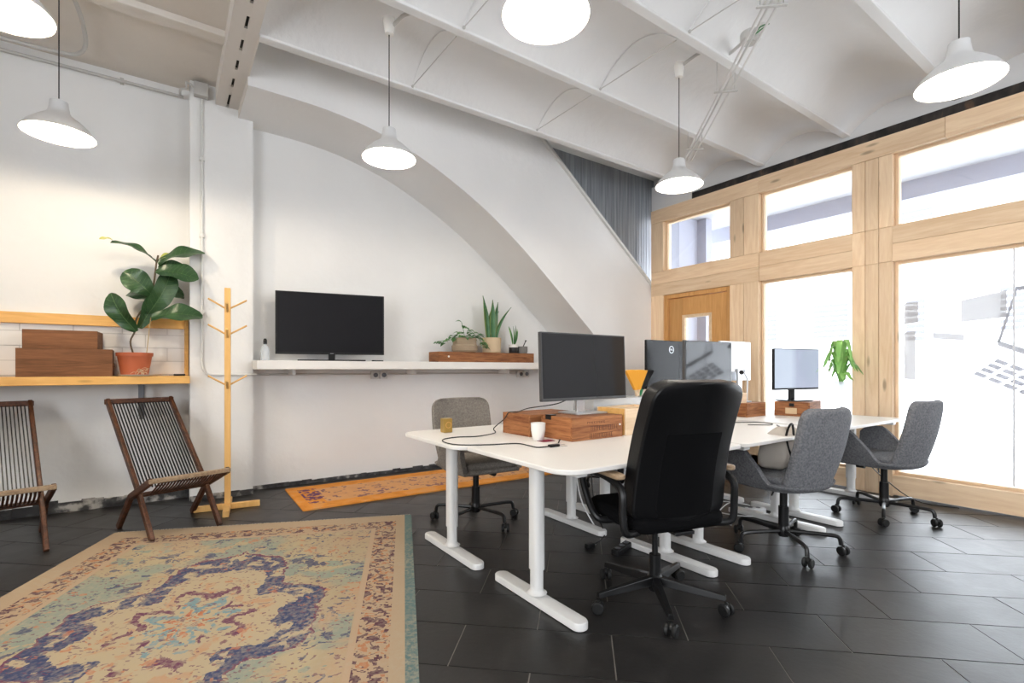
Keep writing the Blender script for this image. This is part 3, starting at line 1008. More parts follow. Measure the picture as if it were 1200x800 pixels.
def grey_chair(label, loc, rz, fabric, base_rot=0.3):
    t = thing('upholstered_swivel_chair', label, 'chair', loc, rz, 'swivel chairs around the desks')
    # local: faces +Y
    # tub: seat bottom with arms; U path
    def tub(u, v):
        a = -PI * 1.0 * (u - .5) * 1.0       # -90..90 around the rear
        # path: left arm front -> rear -> right arm front
        s_ = (u - .5) * 2
        if abs(s_) > .42:
            k = (abs(s_) - .42) / .58
            x = math.copysign(.275 - .02 * k + .02 * math.sin(k * PI), s_); y = -.10 + .37 * k
        else:
            th = s_ / .42 * PI / 2
            x = .275 * math.sin(th); y = -.10 - .15 * math.cos(th)
            k = 0
        kk = abs(s_)
        hi = .44 + .215 * min(1, max(0, (kk - .48) / .28)) ** .75 - .05 * max(0, (kk - .88) / .12) ** 2
        lo = .405 + .012 * kk
        z = lo + (hi - lo) * v
        inset = (1 - v) ** 2 * .07
        L = math.hypot(x, y + .0)
        return (x * (1 - inset * 1.6), y * (1 - inset) if k == 0 else y - inset * .2 * 0, z)
    MB().grid(tub, 44, 8, .035).obj('arm_shell', fabric, t, smooth=60)
    # underside and cushion
    pts = [tub(u / 40, 0)[:2] for u in range(41)]
    MB().prism([(x * .97, y * .97) for x, y in pts], .395, .43).obj('seat_base', fabric, t, bevel=.015)
    pts2 = [(x * .86, y * .9 + .01) for x, y in pts]
    MB().prism(pts2, .425, .475).obj('seat_cushion', fabric, t, bevel=.02, seg=3)

    def back(u, v):
        s_ = (u - .5) * 2
        # width tapers, rounded top corners
        z = .402 + .49 * v
        wv = .222 + .022 * math.sin(v * PI * .8)
        rt = .075; dt = max(0, (z - (.892 - rt)) / rt)
        wv -= rt * (1 - math.sqrt(max(0, 1 - dt * dt)))
        x = wv * s_
        y = -.235 - .105 * v + .085 * (s_ * s_) * (1 - .35 * v) - .018 * math.sin(PI * v)
        return (x, y, z)
    MB().grid(back, 18, 40, .042, (0, 1, .1)).obj('backrest', fabric, t, smooth=60, bevel=.012)
    MB().tube([(0, 0, .12), (0, 0, .26)], .03, 16).tube([(0, 0, .26), (0, 0, .385)], .022, 14).obj('gas_column', M_blackp, t)
    mech = MB().box(-.06, .06, -.09, .09, .37, .396).tube([(.05, .02, .38), (.20, .03, .375), (.235, .03, .365)], .005, 6).tube([(-.05, .02, .38), (-.18, -.04, .36)], .005, 6)
    mech.tube([(-.07, .10, .37), (-.07, .155, .37)], .018, 12)
    mech.obj('tilt_mechanism', M_blackp, t)
    MB().lathe([(.001, .075), (.03, .075), (.036, .09), (.036, .125), (.03, .14), (.001, .14)], 18).obj('hub', M_blackm, t)
    for k in range(5):
        a = base_rot + k * 2 * PI / 5
        c, s_ = math.cos(a), math.sin(a)
        arm = MB().tube(spline([(c * .03, s_ * .03, .108), (c * .16, s_ * .16, .112), (c * .265, s_ * .265, .112), (c * .297, s_ * .297, .10), (c * .305, s_ * .305, .06)], 5), .0125, 8)
        ar = arm.obj('base_arm', M_blackm, t)
        cm = MB(); castor(cm, c * .315, s_ * .315, a + .8)
        cm.obj('castor', M_rubber, ar)
    return t


SPOTS = [((3.17, 1.57, 0), math.radians(-6), M_grey, .33, 'grey upholstered swivel chair with a beige bag on its seat'),
         ((4.48, 1.47, 0), math.radians(-4), M_grey, -.25, 'grey upholstered swivel chair by the large window'),
         ((1.86, 3.13, 0), math.radians(176), M_taupe, .55, 'taupe swivel chair on the wall side, behind the brass tin'),
         ((3.42, 3.16, 0), math.radians(186), M_taupe, .2, 'taupe swivel chair mostly hidden behind the wooden crates and black chair')]
for loc, rz, m, br, lab in SPOTS:
    grey_chair(lab, loc, rz, m, br)

# ---- black executive chair
ec = thing('executive_chair', 'tall black padded office chair with armrests in the foreground', 'chair', (1.927, 1.56, 0), math.radians(-15))


def pad(fn, m, name, nu=20, nv=20, th=.06):
    return MB().grid(fn, nu, nv, th, (0, 1, .12)).obj(name, m, ec, smooth=60, bevel=.02, seg=3)


def eback(u, v):
    s_ = (u - .5) * 2
    v = .5 - .5 * math.cos(PI * v) if v in (0, 1) else v
    z = .45 + .615 * v
    wv = .25 - .018 * v
    rt, rb = .085, .06
    dt = max(0, (z - (1.065 - rt)) / rt); db = max(0, ((.45 + rb) - z) / rb)
    wv -= rt * (1 - math.sqrt(max(0, 1 - dt * dt))) + rb * (1 - math.sqrt(max(0, 1 - db * db)))
    x = wv * s_
    y = -.225 - .165 * v + .05 * s_ * s_ + .03 * math.sin(v * PI)
    return (x, y, z)


pad(eback, M_leather, 'backrest', 20, 44, .085)
# fabric panel set into the lower rear of the back
MB().grid(lambda u, v: (lambda p: (p[0] * .93, p[1] - .003, p[2]))(eback(u, .04 + v * .60)), 14, 14, .004).obj('rear_panel', M_mesh, ec, smooth=60)
st = MB().prism(rrect(-.245, .245, -.225, .255, .08, 6), .405, .475)
st.obj('seat', M_mesh, ec, bevel=.028, seg=4)
for s_ in (-1, 1):
    lp = MB().tube(spline([(s_ * .21, -.17, .41), (s_ * .285, -.19, .42), (s_ * .30, -.19, .50), (s_ * .30, -.18, .60), (s_ * .30, -.06, .635), (s_ * .30, .10, .635), (s_ * .30, .175, .61), (s_ * .30, .12, .50), (s_ * .285, .05, .42), (s_ * .21, .03, .41)], 6), .017, 10)
    a_ = lp.obj('armrest', M_blackp, ec)
    MB().prism(rrect(s_ * .30 - .027, s_ * .30 + .027, -.185, .16, .026, 5), .645, .668).obj('arm_pad', M_armwood, a_, bevel=.007)
MB().tube([(0, 0, .11), (0, 0, .23)], .027, 16).tube([(0, 0, .23), (0, 0, .38)], .014, 14).obj('gas_column', M_blackp, ec)
MB().box(-.09, .09, -.11, .12, .375, .408).obj('tilt_mechanism', M_blackp, ec, bevel=.005)
MB().box(-.05, .05, -.22, -.05, .388, .404).obj('back_bracket', M_blackm, ec, bevel=.003)
MB().lathe([(.001, .055), (.03, .06), (.036, .08), (.036, .125), (.028, .135), (.001, .135)], 18).obj('hub', M_blackm, ec)
for k in range(5):
    a = math.radians([166, 231, 299, 17, 92][k]) + math.radians(15)
    c, s_ = math.cos(a), math.sin(a)
    L = .315
    a0 = Vector((c * .03, s_ * .03, .108)); a1 = Vector((c * L, s_ * L, .082))
    px = Vector((-s_, c, 0))
    vs = []
    for p, wd, hh in ((a0, .022, .020), (a1, .014, .012)):
        for sx, sz in ((-1, -1), (1, -1), (1, 1), (-1, 1)):
            vs.append(p + px * sx * wd * (.75 if sz > 0 else 1) + Vector((0, 0, sz * hh)))
    ar = MB().add(vs, [(3, 2, 1, 0), (4, 5, 6, 7), (0, 1, 5, 4), (1, 2, 6, 5), (2, 3, 7, 6), (3, 0, 4, 7)]).obj('base_arm', M_blackm, ec, bevel=.003, smooth=0)
    cm = MB(); castor(cm, c * .315, s_ * .315, a + 1.0, .029)
    cm.obj('castor', M_rubber, ar)


# ================================================================= FOLDING LOUNGE CHAIRS
def deck_chair(label, loc, rz):
    t = thing('slatted_lounge_chair', label, 'chair', loc, rz, 'folding lounge chairs by the left wall')
    W = .205
    top = Vector((0, -.62, .88)); piv = Vector((0, .02, .29)); ff = Vector((0, .27, 0)); sf = Vector((0, .33, .40)); rf = Vector((0, -.27, 0)); sb_ = Vector((0, -.03, .25))
    for s_ in (-1, 1):
        x = Vector((s_ * W, 0, 0)); xi = Vector((s_ * (W + .028), 0, 0))
        MB().bar(top + x, piv + x, .026, .045).bar(piv + x + Vector((0, -.008, .012)), piv + x, .026, .045).obj('back_rail', M_deck, t, smooth=0, bevel=.006)
        MB().bar(piv + x + Vector((0, -.01, .012)), ff + x, .028, .045).obj('leg', M_deck, t, smooth=0, bevel=.006)
        MB().bar(sf + xi, sb_ + xi, .026, .045).obj('seat_rail', M_deck, t, smooth=0, bevel=.006)
        MB().bar(sb_ + xi + Vector((0, .01, .007)), rf + xi, .028, .045).obj('leg', M_deck, t, smooth=0, bevel=.006)
    MB().bar(top + Vector((-W - .02, .008, -.012)), top + Vector((W + .02, .008, -.012)), .028, .04).obj('top_rail', M_deck, t, smooth=0, bevel=.006)
    MB().bar(sf + Vector((-W - .04, -.0, .0)), sf + Vector((W + .04, 0, 0)), .04, .028).obj('front_rail', M_armwood, t, smooth=0, bevel=.006)
    MB().bar(sb_ + Vector((-W - .04, .0, .0)), sb_ + Vector((W + .04, 0, 0)), .03, .03).obj('rear_rail', M_deck, t, smooth=0, bevel=.006)
    n = 19
    me = MB().bar(top + Vector((0, .0, -.01)), Vector((0, -.0, .30)), .006, .012).mesh('back_slat', M_blackp, 0)
    me2 = MB().tube(spline([sf + Vector((0, .0, .0)), sf * .55 + sb_ * .45 + Vector((0, 0, -.035)), sb_], 3), .006, 6).mesh('seat_slat', M_deck, 0)
    for k in range(n):
        x = -W + .03 + (2 * W - .06) * k / (n - 1)
        for nm, m_ in (('back_slat', me), ('seat_slat', me2)):
            o = bpy.data.objects.new(nm, m_); COL.objects.link(o); o.parent = t; o.location = (x, 0, 0)
    return t


DC = [((.03, 4.27, .004), math.radians(199), 'dark folding slatted lounge chair beside the coat rack'),
      ((-.87, 4.34, 0), math.radians(194), 'dark folding slatted lounge chair at the far left edge')]
deck_chair(DC[0][2], DC[0][0], DC[0][1])
deck_chair(DC[1][2], DC[1][0], DC[1][1])

# ================================================================= COAT RACK
cr = thing('coat_rack', 'tall light wooden coat rack with angled pegs by the pilaster', 'coat rack', (.40, 4.55, 0), math.radians(-8))
MB().box(-.022, .022, -.022, .022, .045, 1.765).obj('pole', M_rack, cr, smooth=0, bevel=.004)
MB().box(-.23, .23, -.02, .02, .0, .045).obj('base_bar', M_rack, cr, smooth=0, bevel=.004)
MB().box(-.022, .022, -.26, .24, .0, .045).obj('base_bar', M_rack, cr, smooth=0, bevel=.004)
for z in (1.60, 1.395, .99):
    for a in (0, PI):
        MB().tube([(math.cos(a) * .01, math.sin(a) * .01, z), (math.cos(a) * .135, math.sin(a) * .135, z + .075)], .007, 8).obj('peg', M_rack, cr)
    for a in (-PI / 2, PI / 2):
        MB().tube([(0, math.sin(a) * .01, z - .03), (0, math.sin(a) * .11, z + .035)], .009, 8).obj('peg', M_rack, cr)

# ================================================================= LEFT SHELF AND ITS THINGS
ls = thing('wall_shelf', 'thick light pine shelf in the left niche', 'shelf', (-.95, 5.0, 1.0))
ls_o = MB().box(-1.25, 1.105, -.20, .165, .0, .062)
ls_o.obj('board', M_shelf, ls, smooth=0, bevel=.004)
SZ = 1.0625
MB().bar((.78, -.02, 0), (.78, -.02, -.26), .035, .006, up=(0, 1, 0)).bar((.78, .155, 0), (.78, .155, -.30), .035, .006, up=(0, 1, 0)).bar((.78, -.17, -.004), (.78, .16, -.004), .035, .006).obj('bracket', M_steelgrey, ls, smooth=0)


def crate(name, label, x, y, z, L, W, H, rz, m, cat='crate', group=None, th=.014):
    t = thing(name, label, cat, (x, y, z), rz, group)
    MB().box(-L / 2, L / 2, -W / 2, -W / 2 + th, .0, H).obj('side_board', m, t, smooth=0, bevel=.002)
    MB().box(-L / 2, L / 2, W / 2 - th, W / 2, .0, H).obj('side_board', m, t, smooth=0, bevel=.002)
    MB().box(-L / 2 + .001, -L / 2 + th, -W / 2 + th, W / 2 - th, .0, H).obj('end_board', M_crateY if m is M_crate else m, t, smooth=0, bevel=.002)
    MB().box(L / 2 - th, L / 2 - .001, -W / 2 + th, W / 2 - th, .0, H).obj('end_board', M_crateY if m is M_crate else m, t, smooth=0, bevel=.002)
    MB().box(-L / 2 + th, L / 2 - th, -W / 2 + th, W / 2 - th, H - .008, H - .001).obj('lid', m, t, smooth=0)
    return t


c1 = crate('wooden_crate', 'larger dark brown wooden crate under a smaller one', -.61, 4.99, SZ, .53, .30, .205, math.radians(2), M_old, group='brown wooden crates')
MB().box(.265, .272, -.10, .10, .07, .10).obj('batten', M_old, c1, smooth=0)
crate('wooden_crate', 'smaller dark brown wooden crate on top of another crate', -.63, 4.99, SZ + .2055, .415, .27, .135, math.radians(-2), M_old, group='brown wooden crates')


def leaf(mb, base, tip, width, up=(0, 0, 1), curl=.12, wav=.0, fiddle=True, n=12, m=6, fold=.25):
    base = Vector(base); tip = Vector(tip)
    ax = tip - base; L = ax.length; ax.normalize()
    side = ax.cross(Vector(up))
    if side.length < .05:
        side = ax.cross(Vector((1, 0, 0)))
    side.normalize(); nn = side.cross(ax)
    ph = random.uniform(0, 6)

    def fn(u, v):
        t = u; s_ = (v - .5) * 2
        if fiddle:
            wd = width * (math.sin(PI * min(1, t * .93 + .04)) ** .55) * (.60 + .52 * t) * (1 if t < .985 else .6)
        else:
            wd = width * math.sin(PI * min(.985, t * .95 + .03)) ** .8 * (1 - .35 * t)
        p = base + ax * L * t + side * wd * s_
        p += nn * (curl * L * (math.sin(t * PI) - .9 * t * t) + fold * abs(s_) * wd + wav * L * math.sin(t * 11 + ph + s_ * 1.5) * abs(s_))
        return p
    mb.grid(fn, n, m, .0012)
    return fn


FY = 4.93


def fp(px, py, dy=0.0):
    """point of the fig tree: picture offsets turned into metres in the plane of the pot, pushed back by dy"""
    return Vector(((px - 155) * .00687 - .215, FY + dy, 1.077 + (437 - py) * .00692))


fig = thing('fiddle_leaf_fig', 'tall potted fig with big dark leaves in a terracotta pot', 'plant', (-.208, FY, SZ + .0065))
OFF = -Vector(fig.location)


def at0(mb):
    mb.v = [tuple(Vector(p) + OFF) for p in mb.v]
    return mb


MB().lathe([(.001, 0), (.088, 0), (.112, .150), (.119, .150), (.121, .178), (.113, .178), (.110, .150), (.001, .146)], 32).obj('pot', M_terra, fig)
MB().lathe([(.108, .150), (.001, .158)], 24).obj('soil', M_soil, fig)
stem = at0(MB().tube(spline([fp(155, 415), fp(152, 400), fp(156, 388), fp(158, 372, .0), fp(170, 350), fp(174, 330), fp(176, 310), fp(178, 298)], 4), [.008] * 8 * 4 if False else .0065, 8))
stem.obj('stem', M_stem, fig)
at0(MB().tube([fp(167, 414), fp(171, 370), fp(174, 340)], .0035, 6)).obj('support_cane', M_cane, fig)
LEAVES = [((176, 306, 0), (137, 287, -.06), .050, (0, -.5, 1), 'd'), ((137, 288, -.06), (126, 289, -.10), .02, (0, -.6, 1), 'y'), ((178, 304, .02), (196, 292, .05), .03, (0, -.6, 1), 'y'),
          ((178, 308, 0), (223, 288, -.05), .075, (-.2, -.8, 1), 'd'), ((176, 318, -.03), (217, 322, -.10), .085, (.1, -1, .7), 'd'),
          ((178, 312, .02), (206, 310, .05), .06, (0, -1, .5), 'd'), ((172, 345, -.02), (147, 321, -.05), .085, (-.2, -1, .3), 'd'),
          ((168, 368, -.01), (192, 318, -.03), .08, (.6, -1, .2), 'd'), ((172, 372, -.02), (221, 366, -.10), .085, (0, -1, .9), 'd'),
          ((158, 388, -.03), (133, 348, -.06), .075, (-.8, -1, .2), 'd'), ((160, 384, .01), (178, 340, .02), .06, (.4, -1, 0), 'd'),
          ((170, 350, .03), (150, 340, .12), .07, (0, -1, .6), 'd'), ((174, 335, .05), (205, 340, .14), .07, (0, -1, .6), 'd')]
random.seed(21)
for (a, b_, wd, up, kd) in LEAVES:
    mb = MB(); A = fp(*a); B = fp(*b_)
    fn = leaf(mb, A, B, wd * 1.22, up, .10, .034, n=18, m=8)
    lf_ = at0(mb).obj('leaf', M_leafy if kd == 'y' else M_leaf, fig, smooth=80)
    if kd == 'd':
        vn = MB().tube([Vector(fn(q / 10, .5)) + Vector((0, -.002, 0)) for q in range(11)], .0016, 5)
        for q in range(2, 9):
            for sd in (.08, .92):
                p0 = Vector(fn(q / 10, .5)); p1 = Vector(fn(min(1, q / 10 + .12), sd)); pm = Vector(fn(q / 10 + .05, .5 + (sd - .5) * .5))
                vn.tube([p0 + Vector((0, -.002, 0)), pm + Vector((0, -.002, 0)), p1 + Vector((0, -.002, 0))], .0008, 4)
        at0(vn).obj('vein', M_vein, lf_)
sau = MB().lathe([(.001, 0), (.11, 0), (.138, .010), (.141, .013), (.11, .006), (.001, .006)], 32).obj('saucer', M_cup, loc=(-.175, 4.91, SZ))
tag(sau, 'shallow white plate under the terracotta pot', 'plate')
random.seed(4)
sh = MB()
for k in range(26):
    a = random.uniform(0, 2 * PI); r_ = random.uniform(.0, .045)
    p = Vector((-.16 + r_ * math.cos(a), 4.795 + r_ * .35 * math.sin(a), SZ + .012 + random.uniform(0, .035)))
    leaf(sh, p, p + Vector((random.uniform(-.03, .03), random.uniform(-.01, .01), random.uniform(-.006, .02))), .008, (0, 0, 1), .5, 0, False, 4, 2)
o = tag(sh.obj('wood_shavings', M_lightbox, smooth=60), 'small heap of pale wood shavings in front of the pot', 'shavings'); o['kind'] = 'stuff'
kn = thing('pocket_knife', 'small black pocket tool lying at the right end of the pine shelf', 'tool', (.085, 4.86, SZ))
MB().box(-.04, .04, -.012, .012, .0, .016).obj('handle', M_blackp, kn, bevel=.005)
MB().box(-.07, -.035, -.006, .006, .006, .010).obj('blade', M_steelgrey, kn, smooth=0)

# ================================================================= WALL SHELF UNDER THE ARCH, TV, PLANTS
ws = thing('white_shelf', 'long white shelf under the arch holding the television and plants', 'shelf', (2.55, 4.9, 1.115))
MB().box(-1.92, 1.95, -.20, .218, 0, .078).obj('board', M_top, ws, smooth=0, bevel=.003)
for x in (-1.6, -.4, .8, 1.7):
    MB().box(x, x + .03, .0, .216, -.05, 0).obj('bracket', M_leg, ws, smooth=0, bevel=.002)
WZ = 1.1935
tv = thing('television', 'flat black television on the left end of the white shelf', 'television', (1.285, 4.83, WZ), math.radians(-11))
MB().box(-.485, .485, -.012, .012, .062, .640).obj('housing', M_blackp, tv, smooth=0, bevel=.004)
MB().box(-.47, .47, -.016, -.0125, .082, .630).obj('screen', M_screen, tv, smooth=0)
MB().box(-.3, .3, .012, .05, .12, .45).obj('rear_housing', M_blackp, tv, smooth=0, bevel=.01)
MB().box(-.03, .03, -.006, .02, .01, .07).obj('stand_neck', M_blackp, tv, smooth=0, bevel=.004)
MB().box(-.30, .30, -.09, .075, 0, .012).obj('stand_base', M_blackp, tv, smooth=0, bevel=.004)
MB().box(-.016, .016, -.0175, -.0158, .069, .073).obj('maker_mark', M_silver, tv, smooth=0)
rmt = tag(MB().prism(rrect(-.06, .06, -.02, .02, .01, 3), 0, .012).obj('remote_control', M_blackp, loc=(1.72, 4.80, WZ), rot=(0, 0, .3), bevel=.003), 'small black remote control on the white shelf beside the television', 'remote')
bt = thing('spray_bottle', 'small clear bottle with dark cap left of the television', 'bottle', (.73, 4.95, WZ))
MB().lathe([(.001, 0), (.032, .0), (.036, .01), (.036, .10), (.028, .125), (.012, .14), (.012, .155), (.001, .155)], 20).obj('bottle_body', M_bottle, bt)
MB().lathe([(.016, .150), (.016, .185), (.010, .20), (.001, .20)], 14).obj('cap', M_blackp, bt)

pb = thing('long_plant_box', 'long low reddish wooden box carrying four plants on the white shelf', 'crate', (3.02, 4.90, WZ))
MB().box(-.64, .64, -.12, -.10, 0, .112).obj('front_board', M_crate, pb, smooth=0, bevel=.002)
MB().box(-.64, .64, .10, .12, 0, .112).obj('rear_board', M_crate, pb, smooth=0, bevel=.002)
for s_ in (-1, 1):
    MB().box(min(s_ * .64, s_ * .62), max(s_ * .64, s_ * .62), -.10, .10, 0, .112).obj('end_board', M_crateY, pb, smooth=0, bevel=.002)
MB().box(-.62, .62, -.10, .10, .098, .108).obj('lid', M_crate, pb, smooth=0)
MB().lathe([(.001, 0), (.011, .0), (.011, .004), (.001, .004)], 12, Matrix.Translation((-.52, -.12, .06)) @ Matrix.Rotation(PI / 2, 4, 'X')).obj('white_stud', M_cup, pb)
PZ0 = WZ + .1125
# 1 trailing plant in a rattan basket
t1 = thing('trailing_plant', 'trailing leafy plant in a round rattan basket', 'plant', (2.76, 4.89, PZ0), 0, 'small pot plants on the long box')
MB().lathe([(.001, 0), (.125, 0), (.145, .02), (.148, .07), (.135, .085), (.13, .16), (.122, .16), (.122, .13), (.001, .13)], 30).obj('basket', M_rattan, t1)
random.seed(5)
iv = []
for k in range(38):
    a = random.uniform(0, 2 * PI); r_ = random.uniform(.0, .13); h = .15 + random.uniform(0, .13) * (1 - r_ / .2)
    iv.append((math.cos(a) * r_, math.sin(a) * r_, h, a))
for k in range(12):
    iv.append((.10 + .008 * k, -.10, .15 - .012 * k + random.uniform(-.02, .05), -.4))
for k in range(9):
    iv.append((-.14 - .027 * k, -.06, .14 + .02 * math.sin(k) - .004 * k * k * .3, PI))
iv += [(-.02, 0, .30, 1.2), (-.04, 0, .335, 2.5), (.0, 0, .27, .5)]
me_l = []
for (x, y, z, a) in iv:
    mb = MB(); b0 = Vector((x, y, z)); d_ = Vector((math.cos(a), math.sin(a) - .3, random.uniform(-.5, .3))).normalized()
    leaf(mb, b0, b0 + d_ * random.uniform(.05, .085), .026, (0, -.4, 1), .15, .01, False, 5, 2)
    mb.obj('leaf', M_ivy, t1, smooth=80)
MB().tube(spline([(-.05, 0, .13), (-.12, -.05, .16), (-.22, -.06, .13), (-.36, -.06, .11)], 5), .003, 5).obj('vine', M_ivy, t1)
MB().tube(spline([(0, 0, .12), (-.01, 0, .22), (-.04, 0, .335)], 5), .003, 5).obj('vine', M_ivy, t1)
MB().tube(spline([(.03, 0, .13), (.12, -.1, .16), (.16, -.1, .06)], 5), .003, 5).obj('vine', M_ivy, t1)
# 2 snake plant
t2 = thing('snake_plant', 'upright snake plant in a sand coloured pot', 'plant', (3.12, 4.89, PZ0), 0, 'small pot plants on the long box')
MB().lathe([(.001, 0), (.10, .0), (.108, .01), (.112, .175), (.104, .175), (.10, .14), (.001, .14)], 30).obj('pot', M_sand, t2)
MB().lathe([(.10, .145), (.001, .15)], 16).obj('soil', M_soil, t2)
for (bx, by, tx, tz, wd) in ((-.05, 0, -.115, .66, .034), (.0, -.03, .0, .62, .040), (.04, .0, .095, .60, .034), (.05, -.02, .27, .55, .022), (-.02, .03, .04, .56, .034), (-.06, -.02, -.09, .52, .03), (.02, .04, .13, .50, .03)):
    def sn_(u, v, wd=wd, bx=bx, by=by, tx=tx, tz=tz, k=1.0):
        s_ = (v - .5) * 2
        q = wd * k * (.55 + .9 * u * (1 - u) * 1.6) * (1 - u ** 4) * s_
        b_ = u * u
        return (bx + (tx - bx) * b_ + q, by + abs(s_) * -.008 + .01 * u, .13 + (tz - .13) * u)
    l_ = MB().grid(sn_, 12, 4, .003).obj('leaf', M_snake, t2, smooth=80)
    MB().grid(lambda u, v: (lambda p: (p[0], p[1] + .0045, p[2]))(sn_(u, v, k=1.22)), 12, 2, .001).obj('leaf_edge', M_snedge, l_, smooth=80)
# 3 small aloe
t3 = thing('small_aloe', 'small spiky aloe in a black and white pot', 'plant', (3.42, 4.87, PZ0), 0, 'small pot plants on the long box')
MB().lathe([(.001, 0), (.052, 0), (.056, .006), (.056, .070), (.001, .070)], 24).obj('pot', M_blackpot, t3)
MB().lathe([(.056, .070), (.058, .105), (.052, .105), (.05, .09), (.001, .09)], 24).obj('pot_rim', M_cup, t3)
random.seed(9)
for k in range(11):
    a = k * 2.4; mb = MB(); h = .16 + .08 * random.random()
    leaf(mb, (.012 * math.cos(a), .012 * math.sin(a), .095), (.055 * math.cos(a) * (1 + .3 * random.random()), .05 * math.sin(a), .10 + h), .012, (0, -1, .2), .05, 0, False, 6, 2)
    mb.obj('leaf', M_palm if k % 3 == 0 else M_ivy, t3, smooth=80)
# 4 stone pot with a dark stick
t4 = thing('stone_pot', 'low grey stone pot with a dark spoon sticking out', 'pot', (3.55, 4.87, PZ0))
MB().lathe([(.001, 0), (.058, 0), (.066, .03), (.064, .085), (.056, .085), (.056, .06), (.001, .06)], 24).obj('pot_body', M_stone, t4)
MB().tube([(.0, 0, .06), (.05, 0, .15)], .006, 6).sphere((.052, 0, .155), .011, 8, 5).obj('spoon', M_blackp, t4)


# sockets and wall conduits
def socket(x, label):
    t = thing('double_socket', label, 'socket', (x, Y_REC - .02, 1.055), 0, 'sockets under the white shelf')
    for dx in (-.045, .045):
        p = MB().box(dx - .04, dx + .04, -.03, .02, -.04, .04).obj('socket_plate', M_socket, t, smooth=0, bevel=.004)
        MB().lathe([(.001, .001), (.02, .001), (.024, .0), (.024, .008)], 16, Matrix.Translation((dx, -.031, 0)) @ Matrix.Rotation(PI / 2, 4, 'X')).obj('socket_well', M_steelgrey, p)


socket(1.84, 'grey double socket under the shelf below the television')
socket(3.72, 'grey double socket under the shelf below the small pots')
cd = thing('wall_conduit', 'thin white conduit dropping down the pilaster and bending to the shelf', 'pipe', (.245, 4.955, 1.02))
MB().tube([(p[0] - .245, p[1] - 4.955, p[2] - 1.02) for p in spline([(.245, 4.955, 3.41), (.245, 4.955, 2.2), (.245, 4.955, 1.35), (.245, 4.955, 1.17), (.27, 4.955, 1.09), (.33, 4.955, 1.07), (.66, 4.955, 1.068)], 6)], .0095, 8).obj('pipe', M_wconduit, cd)
for z in (2.9, 2.25, 1.6):
    MB().box(-.018, .018, -.012, .014, z - 1.035, z - 1.005).obj('clip', M_wconduit, cd, smooth=0)
MB().tube([(.66 - .245, .14, .048), (1.3, .14, .048), (3.5, .14, .05)], .009, 8).obj('pipe', M_conduit, cd)
jb = thing('junction_box', 'small square junction box high on the wall left of the beam', 'junction box', (.235, 4.93, 3.415))
MB().box(-.05, .055, -.035, .035, .0, .11).obj('box_body', M_conduit, jb, smooth=0, bevel=.005)
MB().tube(spline([(-.05, .0, .07), (-.10, .0, .09), (-.10, .0, .04), (-.14, .03, .03), (-.14, .2, .06)], 5), .009, 6).obj('cable_tail', M_conduit, jb)
tc = thing('ceiling_conduit', 'long grey conduit along the top of the left wall', 'pipe', (-1, 5.14, 3.47))
MB().tube([(-2, 0, 0), (1.12, 0, 0)], .013, 8).obj('pipe', M_conduit, tc)
for x in (-.9, -.1, .7):
    MB().box(x - .012, x + .012, -.016, .03, -.018, .02).obj('clip', M_conduit, tc, smooth=0)


# ================================================================= PENDANT LAMPS
def pendant(label, x, y, warm=False, zrim=2.56, ztop=3.5):
    t = thing('pendant_lamp', label, 'lamp', (x, y, zrim), 0, 'pendant lamps')
    MB().lathe([(.180, 0), (.182, .004), (.150, .05), (.105, .092), (.062, .125), (.052, .145), (.047, .175), (.044, .205), (.03, .212), (.006, .213)], 40).obj('shade', M_lampout, t)
    MB().lathe([(.178, .002), (.146, .050), (.100, .088), (.056, .120), (.046, .145), (.001, .15)], 40).obj('shade_lining', M_shadein, t)
    MB().sphere((0, 0, .055), .042, 16, 10).lathe([(.014, .145), (.016, .09)], 12).obj('bulb', M_bulbw if warm else M_bulb, t)
    MB().tube([(0, 0, .21), (0, 0, ztop - zrim - .06)], .0035, 6).obj('cord', M_cable, t)
    MB().lathe([(.006, -.09), (.03, -.085), (.042, -.01), (.042, .02), (.001, .02)], 20, Matrix.Translation((0, 0, ztop - zrim))).obj('ceiling_rose', M_cup, t)
    l = bpy.data.lights.new('bulb_light', 'POINT'); l.energy = 15 if warm else 9; l.color = (1, .84, .62) if warm else (1, .9, .78); l.shadow_soft_size = .035
    lo = bpy.data.objects.new('bulb_light', l); lo.location = (0, 0, .010); lo.parent = t; COL.objects.link(lo)
    return t


pendant('white pendant lamp over the wooden crates, left', -.545, 4.10, True)
pendant('white pendant lamp cut off by the top left corner', -.56, 2.80, True)
pendant('white pendant lamp in front of the arch, above the television', 1.253, 3.271)
pendant('large white pendant lamp at the top centre edge', 1.27, 1.58)
pendant('white pendant lamp hanging before the door corner', 3.31, 2.445)
pendant('white pendant lamp at the upper right, near the windows', 3.28, .758)

# ---- cable tray rods and conduits under the vaults
tr_ = thing('suspended_conduit_run', 'bundle of thin grey conduits hanging under the vaulted ceiling', 'conduit', (3.54, 2.2, 3.25))
dd = Vector((4.42 - 3.04, 3.139 - 1.626, 0)).normalized(); pp = Vector((dd.y, -dd.x, 0))
for k, (off, z_) in enumerate(((-.045, 0), (-.01, .01), (.03, -.004))):
    MB().tube([dd * -1.7 + pp * off + Vector((0, 0, z_)), dd * 1.25 + pp * off + Vector((0, 0, z_))], .009, 6).obj('pipe', M_wconduit, tr_)
for s_ in (-.95, -.05, .95):
    MB().bar(dd * s_ - pp * .09 + Vector((0, 0, -.015)), dd * s_ + pp * .08 + Vector((0, 0, -.015)), .02, .006).obj('hanger_plate', M_conduit, tr_, smooth=0)
    MB().tube([dd * s_ - pp * .07, dd * s_ - pp * .07 + Vector((0, 0, .30))], .003, 5).tube([dd * s_ + pp * .06, dd * s_ + pp * .06 + Vector((0, 0, .30))], .003, 5).obj('hanger_rod', M_conduit, tr_)
